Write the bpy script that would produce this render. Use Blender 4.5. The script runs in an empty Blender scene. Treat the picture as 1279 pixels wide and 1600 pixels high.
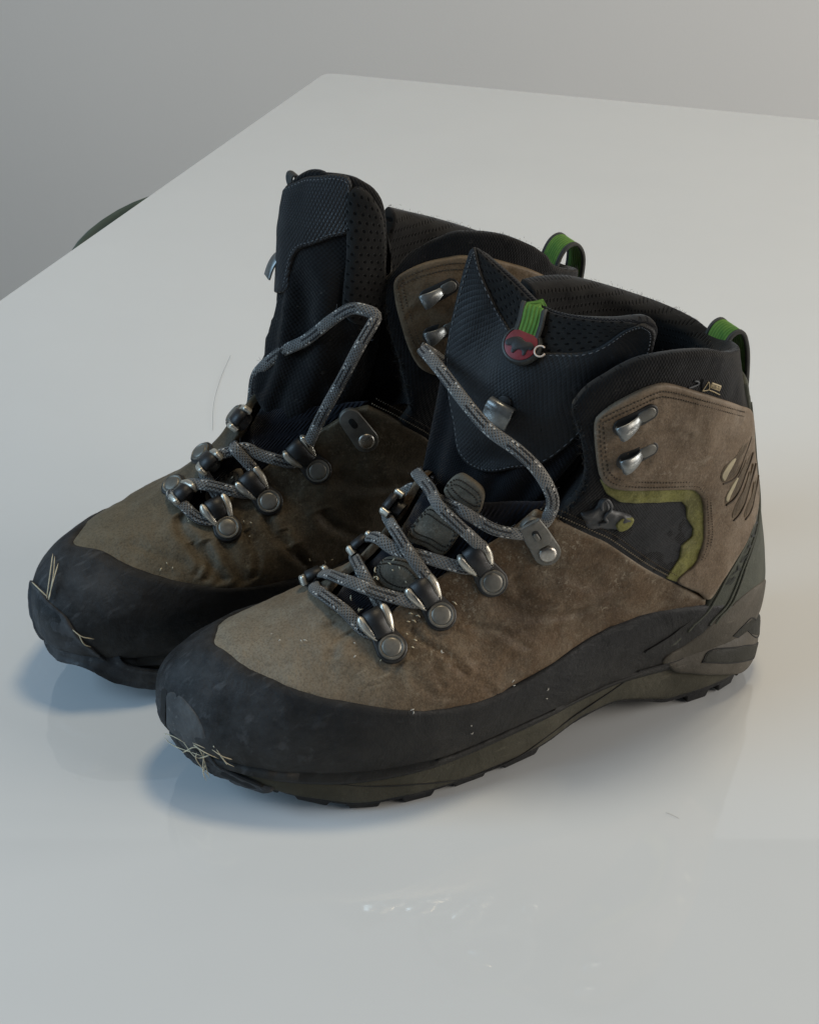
import bpy, math, random
import numpy as np
from mathutils import Vector, Matrix
from mathutils.bvhtree import BVHTree
from mathutils.geometry import delaunay_2d_cdt
from mathutils.kdtree import KDTree

random.seed(7); RNG = np.random.RandomState(7)
scene = bpy.context.scene
COL = scene.collection
# =====================================================================
# camera, world, lights, exposure   (geometry is written in centimetres)
# =====================================================================
F_PX, CXP, CYP, CAM_H, PITCH = 2560.0, 639.5, 800.0, 44.3, math.radians(30.5)
CT, ST = math.cos(PITCH), math.sin(PITCH)
cam_d = bpy.data.cameras.new('camera'); cam = bpy.data.objects.new('camera', cam_d); COL.objects.link(cam)
cam.location = (0, 0, CAM_H * .01); cam.rotation_euler = (math.pi / 2 - PITCH, 0, 0)
cam_d.sensor_fit = 'HORIZONTAL'; cam_d.sensor_width = 36; cam_d.lens = 36 * F_PX / 1279
cam_d.clip_start = .02; cam_d.clip_end = 50
scene.camera = cam

world = bpy.data.worlds.new('World'); scene.world = world; world.use_nodes = True
bg = world.node_tree.nodes['Background']; bg.inputs[0].default_value = (.86, .9, 1.0, 1); bg.inputs[1].default_value = .075

def area(name, loc, target, size, power, color, sy=None):
    d = bpy.data.lights.new(name, 'AREA'); d.shape = 'RECTANGLE'; d.size = size; d.size_y = sy or size
    d.energy = power; d.color = color
    o = bpy.data.objects.new(name, d); COL.objects.link(o); o.location = loc
    o.rotation_euler = (Vector(target) - Vector(loc)).to_track_quat('-Z', 'Y').to_euler()
    return o
area('window_light', (-1.75, .30, 1.0), (0, .62, .05), 1.1, 25, (.50, .75, 1.0), 1.3)
area('room_light', (.24, 1.0, 1.95), (.05, .66, 0), .40, 11.5, (1.0, .82, .56), .32)
area('side_light', (1.55, .05, .62), (.1, .62, .05), .8, 11, (1.0, .90, .78), .7)
area('wall_fill_light', (2.9, 1.0, .5), (.2, 2.62, -.2), 1.2, 46, (1.0, .98, .95), 1.1)  # added fill lamp, out of view on the right, to brighten the wall

vs = scene.view_settings
vs.view_transform = 'Standard'; vs.look = 'None'; vs.exposure = .17; vs.gamma = 1; vs.use_curve_mapping = False
scene.cycles.use_denoising = True
scene.cycles.max_bounces = 8; scene.cycles.caustics_reflective = False

# =====================================================================
# materials
# =====================================================================
class NT:
    def __init__(s, name):
        s.m = bpy.data.materials.new(name); s.m.use_nodes = True; s.t = s.m.node_tree
        s.b = s.t.nodes['Principled BSDF']; s.out = s.t.nodes['Material Output']
    def n(s, typ, **kw):
        nd = s.t.nodes.new(typ)
        for k, v in kw.items():
            if k.startswith('i_'):
                nd.inputs[k[2:].replace('_', ' ')].default_value = v
            else: setattr(nd, k, v)
        return nd
    def l(s, a, b): s.t.links.new(a, b)
    def obj(s):
        if not hasattr(s, '_o'): s._o = s.n('ShaderNodeTexCoord')
        return s._o.outputs['Object']
    def uv(s):
        s.obj(); return s._o.outputs['UV']
    def noise(s, scale, detail=5, rough=.6, vec=None, dist=0):
        nd = s.n('ShaderNodeTexNoise'); nd.inputs['Scale'].default_value = scale
        nd.inputs['Detail'].default_value = detail; nd.inputs['Roughness'].default_value = rough
        nd.inputs['Distortion'].default_value = dist
        s.l(vec or s.obj(), nd.inputs['Vector']); return nd.outputs[0]
    def ramp(s, fac, stops):
        r = s.n('ShaderNodeValToRGB'); e = r.color_ramp.elements
        while len(e) < len(stops): e.new(.5)
        for k, (p, c) in enumerate(stops):
            e[k].position = p; e[k].color = (c if len(c) == 4 else (*c, 1)) if hasattr(c, '__len__') else (c, c, c, 1)
        s.l(fac, r.inputs[0]); return r.outputs[0]
    def mix(s, fac, a, b, typ='MIX'):
        m = s.n('ShaderNodeMix', data_type='RGBA', blend_type=typ)
        for sock, v in ((m.inputs[0], fac), (m.inputs[6], a), (m.inputs[7], b)):
            if hasattr(v, 'links'): s.l(v, sock)
            elif isinstance(v, (int, float)): sock.default_value = v if sock is m.inputs[0] else (v, v, v, 1)
            else: sock.default_value = (*v, 1)
        return m.outputs[2]
    def math(s, op, a, b=None, clamp=False):
        m = s.n('ShaderNodeMath', operation=op, use_clamp=clamp)
        for sock, v in ((m.inputs[0], a), (m.inputs[1], b)):
            if v is None: continue
            if hasattr(v, 'links'): s.l(v, sock)
            else: sock.default_value = v
        return m.outputs[0]
    def sep(s, vec):
        x = s.n('ShaderNodeSeparateXYZ'); s.l(vec, x.inputs[0]); return x.outputs
    def base(s, c):
        if hasattr(c, 'links'): s.l(c, s.b.inputs['Base Color'])
        else: s.b.inputs['Base Color'].default_value = (*c, 1)
        return s
    def rough(s, r):
        if hasattr(r, 'links'): s.l(r, s.b.inputs['Roughness'])
        else: s.b.inputs['Roughness'].default_value = r
        return s
    def set(s, **kw):
        for k, v in kw.items(): s.b.inputs[k.replace('_', ' ')].default_value = v
        return s
    def bump(s, h, strength=.3, dist=.001, prev=None):
        bn = s.n('ShaderNodeBump'); bn.inputs['Strength'].default_value = strength; bn.inputs['Distance'].default_value = dist
        s.l(h, bn.inputs['Height'])
        if prev is not None: s.l(prev, bn.inputs['Normal'])
        s.l(bn.outputs[0], s.b.inputs['Normal']); return bn.outputs[0]

def leather(name, dark, mid, light, dust, dust_amt=.5, toe=0.0, rough=.62):
    m = NT(name)
    a = m.noise(22, 6, .62); b = m.noise(70, 6, .7, dist=.6); c = m.noise(9, 3, .5)
    col = m.ramp(a, [(.28, dark), (.5, mid), (.72, light)])
    stain = m.ramp(m.noise(34, 8, .75, dist=1.0), [(.49, 0), (.57, 1)])
    col = m.mix(m.math('MULTIPLY', stain, .45), col, dark)
    dm = m.ramp(b, [(.46, 0), (.75, 1)])
    fac = m.math('MULTIPLY', dm, dust_amt)
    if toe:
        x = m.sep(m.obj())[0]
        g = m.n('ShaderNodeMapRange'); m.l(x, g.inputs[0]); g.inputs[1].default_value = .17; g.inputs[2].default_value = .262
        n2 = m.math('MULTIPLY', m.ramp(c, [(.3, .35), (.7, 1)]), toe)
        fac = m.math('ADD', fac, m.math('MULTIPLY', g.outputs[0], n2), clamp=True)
    col = m.mix(fac, col, dust)
    # pale scratches
    sc = m.n('ShaderNodeTexNoise'); mp = m.n('ShaderNodeMapping'); mp.inputs['Scale'].default_value = (30, 300, 160); mp.inputs['Rotation'].default_value = (.4, .7, .5)
    m.l(m.obj(), mp.inputs[0]); m.l(mp.outputs[0], sc.inputs['Vector']); sc.inputs['Scale'].default_value = 1.6; sc.inputs['Detail'].default_value = 3
    scr = m.ramp(sc.outputs[0], [(.68, 0), (.74, 1)])
    col = m.mix(m.math('MULTIPLY', scr, .35), col, dust)
    rg = m.math('ABSOLUTE', m.math('SUBTRACT', m.noise(40, 5, .6, dist=.5), .5)); rg2 = m.math('ABSOLUTE', m.math('SUBTRACT', m.noise(75, 4, .6, dist=1.2), .5))
    ck = m.math('MULTIPLY', m.ramp(rg, [(.0, 1), (.016, 0)]), m.ramp(m.noise(12, 3), [(.5, 0), (.68, 1)]))
    col = m.mix(m.math('MULTIPLY', ck, .3), col, tuple(v * .4 for v in dark))
    spk = m.ramp(m.noise(260, 4, .7), [(.66, 0), (.74, 1)]); col = m.mix(m.math('MULTIPLY', spk, .35), col, dark)
    gr = m.noise(1100, 3, .7); col = m.mix(m.ramp(gr, [(.38, .32), (.52, 0)]), col, tuple(v * .55 for v in dark)); col = m.mix(m.ramp(gr, [(.56, 0), (.70, .24)]), col, dust)
    sf = m.math('MULTIPLY', m.ramp(m.noise(520, 5, .8), [(.56, 0), (.60, 1)]), m.ramp(m.noise(28, 4, .6, dist=.6), [(.52, 0), (.60, 1)]))
    col = m.mix(m.math('MULTIPLY', sf, .55), col, dust)
    ge = m.n('ShaderNodeNewGeometry'); ed = m.ramp(ge.outputs['Pointiness'], [(.515, 0), (.56, 1)])
    col = m.mix(m.math('MULTIPLY', m.math('MULTIPLY', ed, m.ramp(m.noise(90, 4), [(.35, .2), (.65, 1)])), .6), col, dust)
    m.base(col)
    m.rough(m.ramp(m.noise(50, 4), [(.3, rough - .1), (.7, rough + .14)]))
    v = m.n('ShaderNodeTexVoronoi', feature='DISTANCE_TO_EDGE'); v.inputs['Scale'].default_value = 900; m.l(m.obj(), v.inputs['Vector'])
    p = m.bump(v.outputs['Distance'], .12, .0006)
    p = m.bump(m.noise(160, 6, .7, dist=.2), .36, .0012, p)
    p = m.bump(m.noise(45, 5, .6, dist=.4), .4, .0028, p)
    p = m.bump(m.ramp(rg, [(.0, 0), (.03, 1)]), .07, .0008, p)
    m.bump(m.ramp(rg2, [(.0, 0), (.05, 1)]), .09, .0006, p)
    m.set(Specular_IOR_Level=.28)
    return m.m

def rubber(name, base, dusty, amt=.5, rough=.55, low=None, grain=260, toe=0):
    m = NT(name)
    f = m.ramp(m.noise(26, 7, .7, dist=.8), [(.42, 0), (.7, 1)])
    col = m.mix(m.math('MULTIPLY', f, amt), base, dusty)
    if low:
        z = m.sep(m.obj())[2]
        g = m.n('ShaderNodeMapRange'); m.l(z, g.inputs[0]); g.inputs[1].default_value = low[1]; g.inputs[2].default_value = low[0]
        k = m.math('MULTIPLY', g.outputs[0], m.ramp(m.noise(60, 5, .7), [(.3, .2), (.65, 1)]))
        col = m.mix(m.math('MULTIPLY', k, low[3]), col, low[2])
    if toe:
        g = m.n('ShaderNodeMapRange'); m.l(m.sep(m.obj())[0], g.inputs[0]); g.inputs[1].default_value = .20; g.inputs[2].default_value = .262
        sc = m.n('ShaderNodeTexNoise'); mp = m.n('ShaderNodeMapping'); mp.inputs['Scale'].default_value = (40, 260, 120); mp.inputs['Rotation'].default_value = (.3, .5, .8)
        m.l(m.obj(), mp.inputs[0]); m.l(mp.outputs[0], sc.inputs['Vector']); sc.inputs['Scale'].default_value = 1.3; sc.inputs['Detail'].default_value = 4
        k = m.math('MULTIPLY', g.outputs[0], m.math('ADD', m.ramp(m.noise(42, 6, .7), [(.4, 0), (.7, .8)]), m.ramp(sc.outputs[0], [(.58, 0), (.7, .7)])), clamp=True)
        col = m.mix(m.math('MULTIPLY', k, toe), col, (.085, .088, .092))
    sp = m.ramp(m.noise(520, 4, .7), [(.64, 0), (.70, 1)])
    col = m.mix(m.math('MULTIPLY', sp, .6), col, dusty)
    sn = m.n('ShaderNodeTexNoise'); sm_ = m.n('ShaderNodeMapping'); sm_.inputs['Scale'].default_value = (60, 420, 420); sm_.inputs['Rotation'].default_value = (.2, .25, .3)
    m.l(m.obj(), sm_.inputs[0]); m.l(sm_.outputs[0], sn.inputs['Vector']); sn.inputs['Scale'].default_value = 1.0; sn.inputs['Detail'].default_value = 3
    col = m.mix(m.math('MULTIPLY', m.ramp(sn.outputs[0], [(.66, 0), (.70, 1)]), .55), col, dusty)
    m.base(col); m.rough(m.ramp(m.noise(40, 5), [(.3, rough - .1), (.75, rough + .2)]))
    p = m.bump(m.noise(grain, 6, .75), .4, .0010)
    m.bump(m.noise(36, 6, .65, dist=.7), .4, .0026, p)
    m.set(Specular_IOR_Level=.27)
    return m.m

def fabric(name, c1, c2, scale=1.0, bump=.5, lint=.25, lintc=(.16, .15, .13), rough=.95, ribs=False):
    """woven cloth; UV is in centimetres"""
    m = NT(name)
    x, y, _ = m.sep(m.uv())
    k = 28 * scale
    wx = m.math('SINE', m.math('MULTIPLY', x, k)); wy = m.math('SINE', m.math('MULTIPLY', y, k * (.25 if ribs else 1)))
    wv = m.math('ADD', m.math('MULTIPLY', m.math('MULTIPLY', wx, wy), .5), .5)
    n1 = m.noise(60, 5, .7)
    col = m.mix(m.ramp(n1, [(.3, 0), (.7, 1)]), c1, c2)
    col = m.mix(m.math('MULTIPLY', wv, .45), col, tuple(v * .35 for v in c1))
    sp = m.ramp(m.noise(330, 4, .75), [(.62, 0), (.72, 1)])
    col = m.mix(m.math('MULTIPLY', sp, lint), col, lintc)
    m.base(col).rough(rough).set(Specular_IOR_Level=.15, Sheen_Weight=.12, Sheen_Roughness=.5)
    h = m.math('ADD', wv, m.math('MULTIPLY', m.noise(700, 3), .8))
    p = m.bump(h, bump, .0006); m.bump(m.noise(55, 4), .4, .003, p)
    return m.m

def perforated(name, c1, c2, pitch=.34, hole=.22):
    m = NT(name)
    x, y, _ = m.sep(m.uv())
    X = m.math('MULTIPLY', x, 1 / pitch); Y = m.math('MULTIPLY', y, 1 / pitch)
    row = m.math('FLOOR', Y); odd = m.math('MULTIPLY', m.math('FLOORED_MODULO', row, 2.), .5)
    fx = m.math('SUBTRACT', m.math('FRACT', m.math('ADD', X, odd)), .5); fy = m.math('SUBTRACT', m.math('FRACT', Y), .5)
    r = m.math('SQRT', m.math('ADD', m.math('MULTIPLY', fx, fx), m.math('MULTIPLY', fy, fy)))
    hm = m.ramp(r, [(hole * .75, 1), (hole * 1.15, 0)])
    n1 = m.ramp(m.noise(80, 6, .75), [(.3, 0), (.72, 1)])
    col = m.mix(n1, c1, c2); col = m.mix(m.math('MULTIPLY', hm, .93), col, (.001, .001, .001))
    sp = m.ramp(m.noise(420, 4, .7), [(.64, 0), (.74, 1)]); col = m.mix(m.math('MULTIPLY', sp, .3), col, (.11, .1, .085))
    m.base(col).rough(.95).set(Specular_IOR_Level=.1, Sheen_Weight=.1)
    p = m.bump(m.math('SUBTRACT', 1.0, hm), .6, .0012); m.bump(m.noise(600, 3), .3, .0008, p)
    return m.m

def embossed(name, c1, c2, pitch=.16, bump=.24, spec=.32):
    """black synthetic leather with a small diamond relief; UV in cm"""
    m = NT(name)
    x, y, _ = m.sep(m.uv()); k = math.pi / pitch
    a = m.math('ABSOLUTE', m.math('SINE', m.math('MULTIPLY', m.math('ADD', x, m.math('MULTIPLY', y, .6)), k)))
    b = m.math('ABSOLUTE', m.math('SINE', m.math('MULTIPLY', m.math('SUBTRACT', x, m.math('MULTIPLY', y, .6)), k)))
    h = m.math('MINIMUM', a, b)
    f = m.ramp(m.noise(24, 6, .7), [(.35, 0), (.7, 1)])
    col = m.mix(f, c1, c2)
    d = m.ramp(m.noise(120, 5, .75), [(.6, 0), (.8, 1)]); col = m.mix(m.math('MULTIPLY', d, .35), col, (.10, .105, .115))
    m.base(col).rough(m.ramp(m.noise(60, 4), [(.3, .5), (.7, .68)])).set(Specular_IOR_Level=spec)
    p = m.bump(h, bump, .0006); m.bump(m.noise(40, 4), .3, .003, p)
    return m.m

def metal(name, c, rough=.35, tarn=(.08, .07, .05), amt=.5, metallic=1.0):
    m = NT(name)
    f = m.ramp(m.noise(180, 6, .7), [(.4, 0), (.7, 1)])
    m.base(m.mix(m.math('MULTIPLY', f, amt), c, tarn)).rough(m.ramp(m.noise(240, 5), [(.3, rough - .08), (.7, rough + .2)])).set(Metallic=metallic)
    m.bump(m.noise(400, 4), .2, .0004)
    return m.m

def plain(name, c, rough=.6, var=.25, scale=200, metallic=0, bump=.2):
    m = NT(name)
    f = m.ramp(m.noise(scale, 5, .7), [(.3, 0), (.7, 1)])
    m.base(m.mix(f, tuple(v * (1 - var) for v in c), tuple(min(1, v * (1 + var)) for v in c))).rough(rough).set(Metallic=metallic)
    m.bump(m.noise(scale * 2, 4), bump, .0005)
    return m.m

def lace_mat(name):
    """round braided lace; UV.x = cm along, UV.y = 0..1 around"""
    m = NT(name)
    x, y, _ = m.sep(m.uv())
    X = m.math('MULTIPLY', x, 2 * math.pi / .17); Y = m.math('MULTIPLY', y, 2 * math.pi * 9)
    a = m.math('SINE', m.math('ADD', X, Y)); b = m.math('SINE', m.math('SUBTRACT', X, Y))
    wv = m.math('MAXIMUM', a, b)
    wv = m.math('ADD', m.math('MULTIPLY', wv, .5), .5)
    n1 = m.ramp(m.noise(90, 5, .7), [(.3, 0), (.7, 1)])
    col = m.mix(n1, (.12, .12, .118), (.25, .245, .23))
    col = m.mix(m.math('MULTIPLY', m.math('SUBTRACT', 1.0, wv), .55), col, (.015, .015, .017))
    def marks(period, duty, lanes, phase, width):
        t = m.math('FRACT', m.math('ADD', m.math('MULTIPLY', x, 1 / period), phase))
        on = m.math('LESS_THAN', t, duty)
        ln = m.math('FRACT', m.math('ADD', m.math('MULTIPLY', y, lanes), phase))
        on2 = m.math('LESS_THAN', ln, width)
        return m.math('MULTIPLY', on, on2)
    blk = marks(2.3, .52, 7, .15, .42)
    col = m.mix(m.math('MULTIPLY', blk, .9), col, (.008, .008, .01))
    wh = marks(1.15, .34, 3.5, .62, .2)
    dash = m.math('GREATER_THAN', m.math('SINE', m.math('MULTIPLY', x, 2 * math.pi / .22)), -.2)
    col = m.mix(m.math('MULTIPLY', m.math('MULTIPLY', wh, dash), .9), col, (.62, .60, .55))
    dm = m.ramp(m.noise(40, 4), [(.45, 0), (.75, 1)]); col = m.mix(m.math('MULTIPLY', dm, .35), col, (.13, .115, .09))
    m.base(col).rough(.9).set(Specular_IOR_Level=.2, Sheen_Weight=.15)
    p = m.bump(wv, .8, .0008); m.bump(m.noise(500, 3), .3, .0006, p)
    return m.m

def webbing(name, c1, c2):
    m = NT(name)
    x, y, _ = m.sep(m.uv())
    r = m.math('ADD', m.math('MULTIPLY', m.math('SINE', m.math('MULTIPLY', x, 38)), .5), .5)
    f = m.ramp(m.noise(130, 5, .7), [(.3, 0), (.7, 1)])
    col = m.mix(f, c1, c2); col = m.mix(m.math('MULTIPLY', r, .4), col, tuple(v * .4 for v in c1))
    m.base(col).rough(.85); m.bump(r, .5, .0008)
    return m.m

M = {}
M['vamp_L'] = leather('brown_nubuck_near', (.036, .023, .012), (.090, .056, .029), (.138, .090, .050), (.27, .235, .175), .34, .95)  # real toe dust, its tint brightened to stand in for light on the toe
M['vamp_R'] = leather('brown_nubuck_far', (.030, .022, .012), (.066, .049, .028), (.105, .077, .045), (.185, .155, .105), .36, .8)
M['cuff_L'] = leather('brown_cuff_leather', (.075, .052, .032), (.135, .096, .062), (.19, .142, .096), (.25, .21, .16), .35)
M['cuff_R'] = leather('tan_cuff_leather', (.07, .048, .026), (.125, .085, .048), (.17, .118, .07), (.2, .16, .11), .25)
M['pad'] = leather('grey_tongue_leather', (.058, .048, .034), (.115, .098, .072), (.16, .14, .106), (.23, .205, .16), .45)
M['rand'] = rubber('black_rubber_rand', (.0075, .0078, .0086), (.028, .0285, .0285), .45, .6, (.022, .05, (.042, .039, .032), .5), 420, .7)
M['toecap'] = rubber('peeling_toe_rubber', (.026, .027, .029), (.10, .104, .108), .8, .65)
M['scuffed'] = rubber('scuffed_grey_rubber', (.06, .061, .062), (.15, .15, .148), .8, .75)
M['mid'] = rubber('dusty_midsole_foam', (.036, .034, .023), (.09, .082, .058), .75, .75, (.0, .03, (.062, .056, .042), .6), 180)
M['clip'] = rubber('heel_clip_plastic', (.050, .044, .034), (.115, .10, .08), .6, .6, None, 180)
M['window'] = rubber('heel_window_rubber', (.018, .018, .014), (.04, .038, .03), .5, .7)
M['out'] = rubber('outsole_rubber', (.010, .010, .011), (.04, .038, .033), .5, .62)
M['strip'] = rubber('heel_strip_rubber', (.046, .050, .039), (.085, .088, .068), .6, .7)
M['letter'] = plain('dark_letter_rubber', (.004, .006, .005), .7)
M['black'] = fabric('black_collar_cloth', (.0055, .0055, .006), (.013, .013, .0135), 1.0, .45, .2)
M['navy'] = fabric('navy_tongue_cloth', (.0045, .0047, .0060), (.0095, .0098, .0125), 1.7, .6, .22, (.07, .07, .075))
M['knit'] = fabric('ribbed_navy_knit', (.006, .0065, .0095), (.012, .0128, .019), .7, .8, .2, (.1, .1, .11), ribs=True)
M['meshp'] = fabric('grey_mesh_panel', (.013, .014, .016), (.028, .029, .031), 1.6, .4, .3, (.09, .085, .07))
M['lining'] = perforated('perforated_black_lining', (.010, .0098, .0095), (.022, .0215, .0205))
M['emboss'] = embossed('embossed_black_leather', (.0065, .0068, .0075), (.0125, .0130, .0140), .15)
M['emboss2'] = embossed('diamond_black_leather', (.008, .0083, .0092), (.016, .0165, .0178), .17, .6, .42)
M['yellow'] = leather('yellow_green_trim_leather', (.055, .052, .014), (.15, .145, .036), (.25, .24, .075), (.27, .26, .13), .3)
M['green'] = webbing('green_webbing', (.05, .17, .02), (.16, .30, .045))
M['grey_web'] = webbing('grey_webbing_edge', (.03, .032, .03), (.07, .07, .065))
M['steel'] = metal('worn_steel', (.64, .61, .53), .34, (.22, .19, .14), .5, .75)
M['gun'] = metal('gunmetal', (.05, .049, .048), .42, (.02, .019, .017), .5, .7)
M['bronze'] = metal('dull_grey_plate', (.17, .165, .15), .46, (.07, .065, .052), .6, .7)
M['rivet'] = metal('dull_rivet', (.20, .19, .165), .4, (.07, .064, .05), .6, .55)
M['rivet2'] = metal('bright_rivet', (.46, .44, .40), .3, (.12, .10, .08), .6)
M['roller'] = plain('black_roller', (.010, .010, .0105), .5, .3)
M['clear'] = metal('grey_hook_steel', (.24, .25, .245), .3, (.07, .068, .06), .6, .65)
M['hole'] = plain('dark_hole', (.004, .004, .004), .8)
M['red'] = plain('red_badge_rubber', (.17, .016, .022), .5)
M['mam'] = plain('black_emblem_rubber', (.010, .011, .012), .5)
M['badge'] = plain('dark_badge_rubber', (.025, .028, .027), .5)
M['gold'] = plain('gold_thread', (.34, .27, .15), .6)
M['wring'] = plain('pale_ring', (.62, .52, .44), .4)
M['thread'] = plain('brown_thread', (.045, .032, .019), .85)
M['thread_l'] = plain('tan_thread', (.15, .12, .08), .85)
M['thread_d'] = plain('dark_thread', (.02, .018, .014), .85)
M['thread_g'] = plain('grey_thread', (.11, .115, .12), .85)
M['lace'] = lace_mat('grey_braided_lace')
M['grey_plastic'] = plain('grey_clip_plastic', (.035, .036, .037), .5)
M['straw'] = plain('dry_straw', (.52, .45, .31), .7, .3)
M['lint'] = plain('pale_lint', (.45, .43, .38), .9, .3)
M['slot'] = leather('tan_slot_leather', (.04, .028, .016), (.075, .052, .03), (.11, .08, .05), (.15, .12, .08), .3)
M['slotl'] = plain('pale_slot_lining', (.30, .26, .17), .8)

# =====================================================================
# curves, surfaces, pixels -> space
# =====================================================================
def cr(pts, n=None, t=None, closed=False):
    P = np.asarray(pts, float); m = len(P)
    if t is None: t = np.linspace(0, 1, n, endpoint=not closed)
    t = np.asarray(t, float)
    if closed:
        x = t * m; i = np.floor(x).astype(int); f = (x - i)[:, None]; g = lambda k: P[(i + k) % m]
    else:
        x = np.clip(t, 0, 1) * (m - 1); i = np.minimum(np.floor(x).astype(int), m - 2); f = (x - i)[:, None]
        Q = np.vstack([2 * P[0] - P[1], P, 2 * P[-1] - P[-2]]); g = lambda k: Q[i + k + 1]
    a, b, c, d = g(-1), g(0), g(1), g(2)
    return b + .5 * f * ((c - a) + f * ((2 * a - 5 * b + 4 * c - d) + f * (3 * (b - c) + d - a)))

def resample(P, step, closed=False):
    P = np.asarray(P, float)
    if closed: P = np.vstack([P, P[:1]])
    d = np.r_[0, np.cumsum(np.linalg.norm(np.diff(P, axis=0), axis=1))]
    n = max(2, int(round(d[-1] / step)) + 1)
    s = np.linspace(0, d[-1], n)
    R = np.stack([np.interp(s, d, P[:, k]) for k in range(P.shape[1])], 1)
    return R[:-1] if closed else R

def smooth_line(P, step, closed=False, k=14):
    P = np.asarray(P, float)
    return resample(cr(P, n=k * len(P), closed=closed), step, closed)

_ic = {}
def interp1(x, xs, ys):
    """monotone cubic interpolation"""
    key = (tuple(xs), tuple(ys))
    if key not in _ic:
        X = np.asarray(xs, float); Y = np.asarray(ys, float); h = np.diff(X); dl = np.diff(Y) / h
        m = np.zeros(len(X)); m[0] = dl[0]; m[-1] = dl[-1]
        for k in range(1, len(X) - 1):
            if dl[k - 1] * dl[k] > 0:
                w1 = 2 * h[k] + h[k - 1]; w2 = h[k] + 2 * h[k - 1]; m[k] = (w1 + w2) / (w1 / dl[k - 1] + w2 / dl[k])
        _ic[key] = (X, Y, h, m)
    X, Y, h, m = _ic[key]
    x = np.clip(np.asarray(x, float), X[0], X[-1]); i = np.clip(np.searchsorted(X, x) - 1, 0, len(h) - 1)
    t = (x - X[i]) / h[i]; t2 = t * t; t3 = t2 * t
    return (2 * t3 - 3 * t2 + 1) * Y[i] + (t3 - 2 * t2 + t) * h[i] * m[i] + (3 * t2 - 2 * t3) * Y[i + 1] + (t3 - t2) * h[i] * m[i + 1]

FRONT = [(26.9, 2.3), (27.4, 3.2), (27.4, 4.15), (27.0, 5.1), (26.1, 5.85), (24.6, 6.4), (22.6, 6.85), (20.5, 7.7), (18.5, 9.2), (16.9, 11.1), (15.7, 13.5), (14.8, 16.1), (14.4, 19.0)]
BACK = [(0.7, 2.8), (0.35, 3.6), (0.25, 4.5), (0.35, 5.4), (0.5, 6.3), (0.7, 7.2), (0.95, 8.3), (1.25, 9.6), (1.6, 11.0), (2.0, 12.6), (2.45, 14.3), (2.9, 16.0), (3.2, 17.4)]
def halfw(x, z, side):
    if side > 0: f = interp1(x, [0, 4, 9, 14, 19, 23, 28], [3.4, 3.5, 3.7, 4.3, 4.7, 4.45, 4.1])
    else: f = interp1(x, [0, 4, 9, 14, 19, 23, 28], [3.4, 3.5, 3.45, 3.75, 4.3, 4.3, 4.1])
    sh = interp1(x, [0, 4, 8, 12, 16], [3.4, 3.7, 4.0, 3.8, 3.4])
    k = np.clip((z - 4.5) / 6.0, 0, 1); k = k * k * (3 - 2 * k)
    return (f * (1 - k) + sh * k) * interp1(z, [2.2, 3.4, 5, 7, 9.5, 12.5, 16.5], [.985, 1.0, .975, .945, .915, .97, 1.0])
def upper(u, v, lean=0.0):
    """boot upper; u in [-.5,.5], 0 = toe, + = lateral; v 0 sole .. 1 above the collar; cm"""
    u = np.asarray(u, float); v = np.asarray(v, float)
    u, v = np.broadcast_arrays(u, v); shp = u.shape; u = u.ravel(); v = v.ravel()
    Fp = cr(FRONT, t=v); Bp = cr(BACK, t=v); xf, zf, xb, zb = Fp[:, 0], Fp[:, 1], Bp[:, 0], Bp[:, 1]
    uu = (u + .5) % 1 - .5; a = np.abs(uu) * 2 * math.pi; side = np.where(uu >= 0, 1, -1); s = (1 + np.cos(a)) / 2
    x = xb + (xf - xb) * s
    sz = interp1(x, [0, 2, 5, 9, 13, 18, 22, 25, 27.6], [2.9, 2.8, 2.75, 2.6, 2.3, 1.9, 2.0, 2.25, 2.6])
    kb = np.clip(1 - v / .16, 0, 1); z = (zb + (zf - zb) * s) * (1 - kb) + sz * kb
    w = np.where(side > 0, halfw(x, z, 1), halfw(x, z, -1))
    Rb = interp1(v, [0, .3, .6, 1], [4.2, 4.4, 4.2, 3.8]); nb = 2.3
    Rf = interp1(v, [0, .12, .25, .4, .55, .75, 1], [7.6, 8.0, 10.0, 13.0, 12.5, 8.0, 6.0])
    nf = interp1(v, [0, .15, .35, .6, 1], [2.25, 2.1, 1.75, 1.75, 2.0])
    tb = np.clip((xb + Rb - x) / Rb, 0, 1); tf = np.clip((x - (xf - Rf)) / Rf, 0, 1)
    w = w * np.maximum(1 - tb ** nb, 0) ** (1 / nb) * np.maximum(1 - tf ** nf, 0) ** (1 / nf)
    kc = np.clip((9 - z) / 5, 0, 1); t = np.clip((x - 18) / 10, 0, 1)
    y = -1.0 * t ** 1.6 * kc - .25 * t + side * w
    x = x - lean * np.clip((z - 8) / 8, 0, 1.3) ** 1.4
    return np.stack([x, y, z], 1).reshape(shp + (3,))

QU, QV = 60.0, 22.0        # chart scale: (u, v) -> about centimetres

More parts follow.
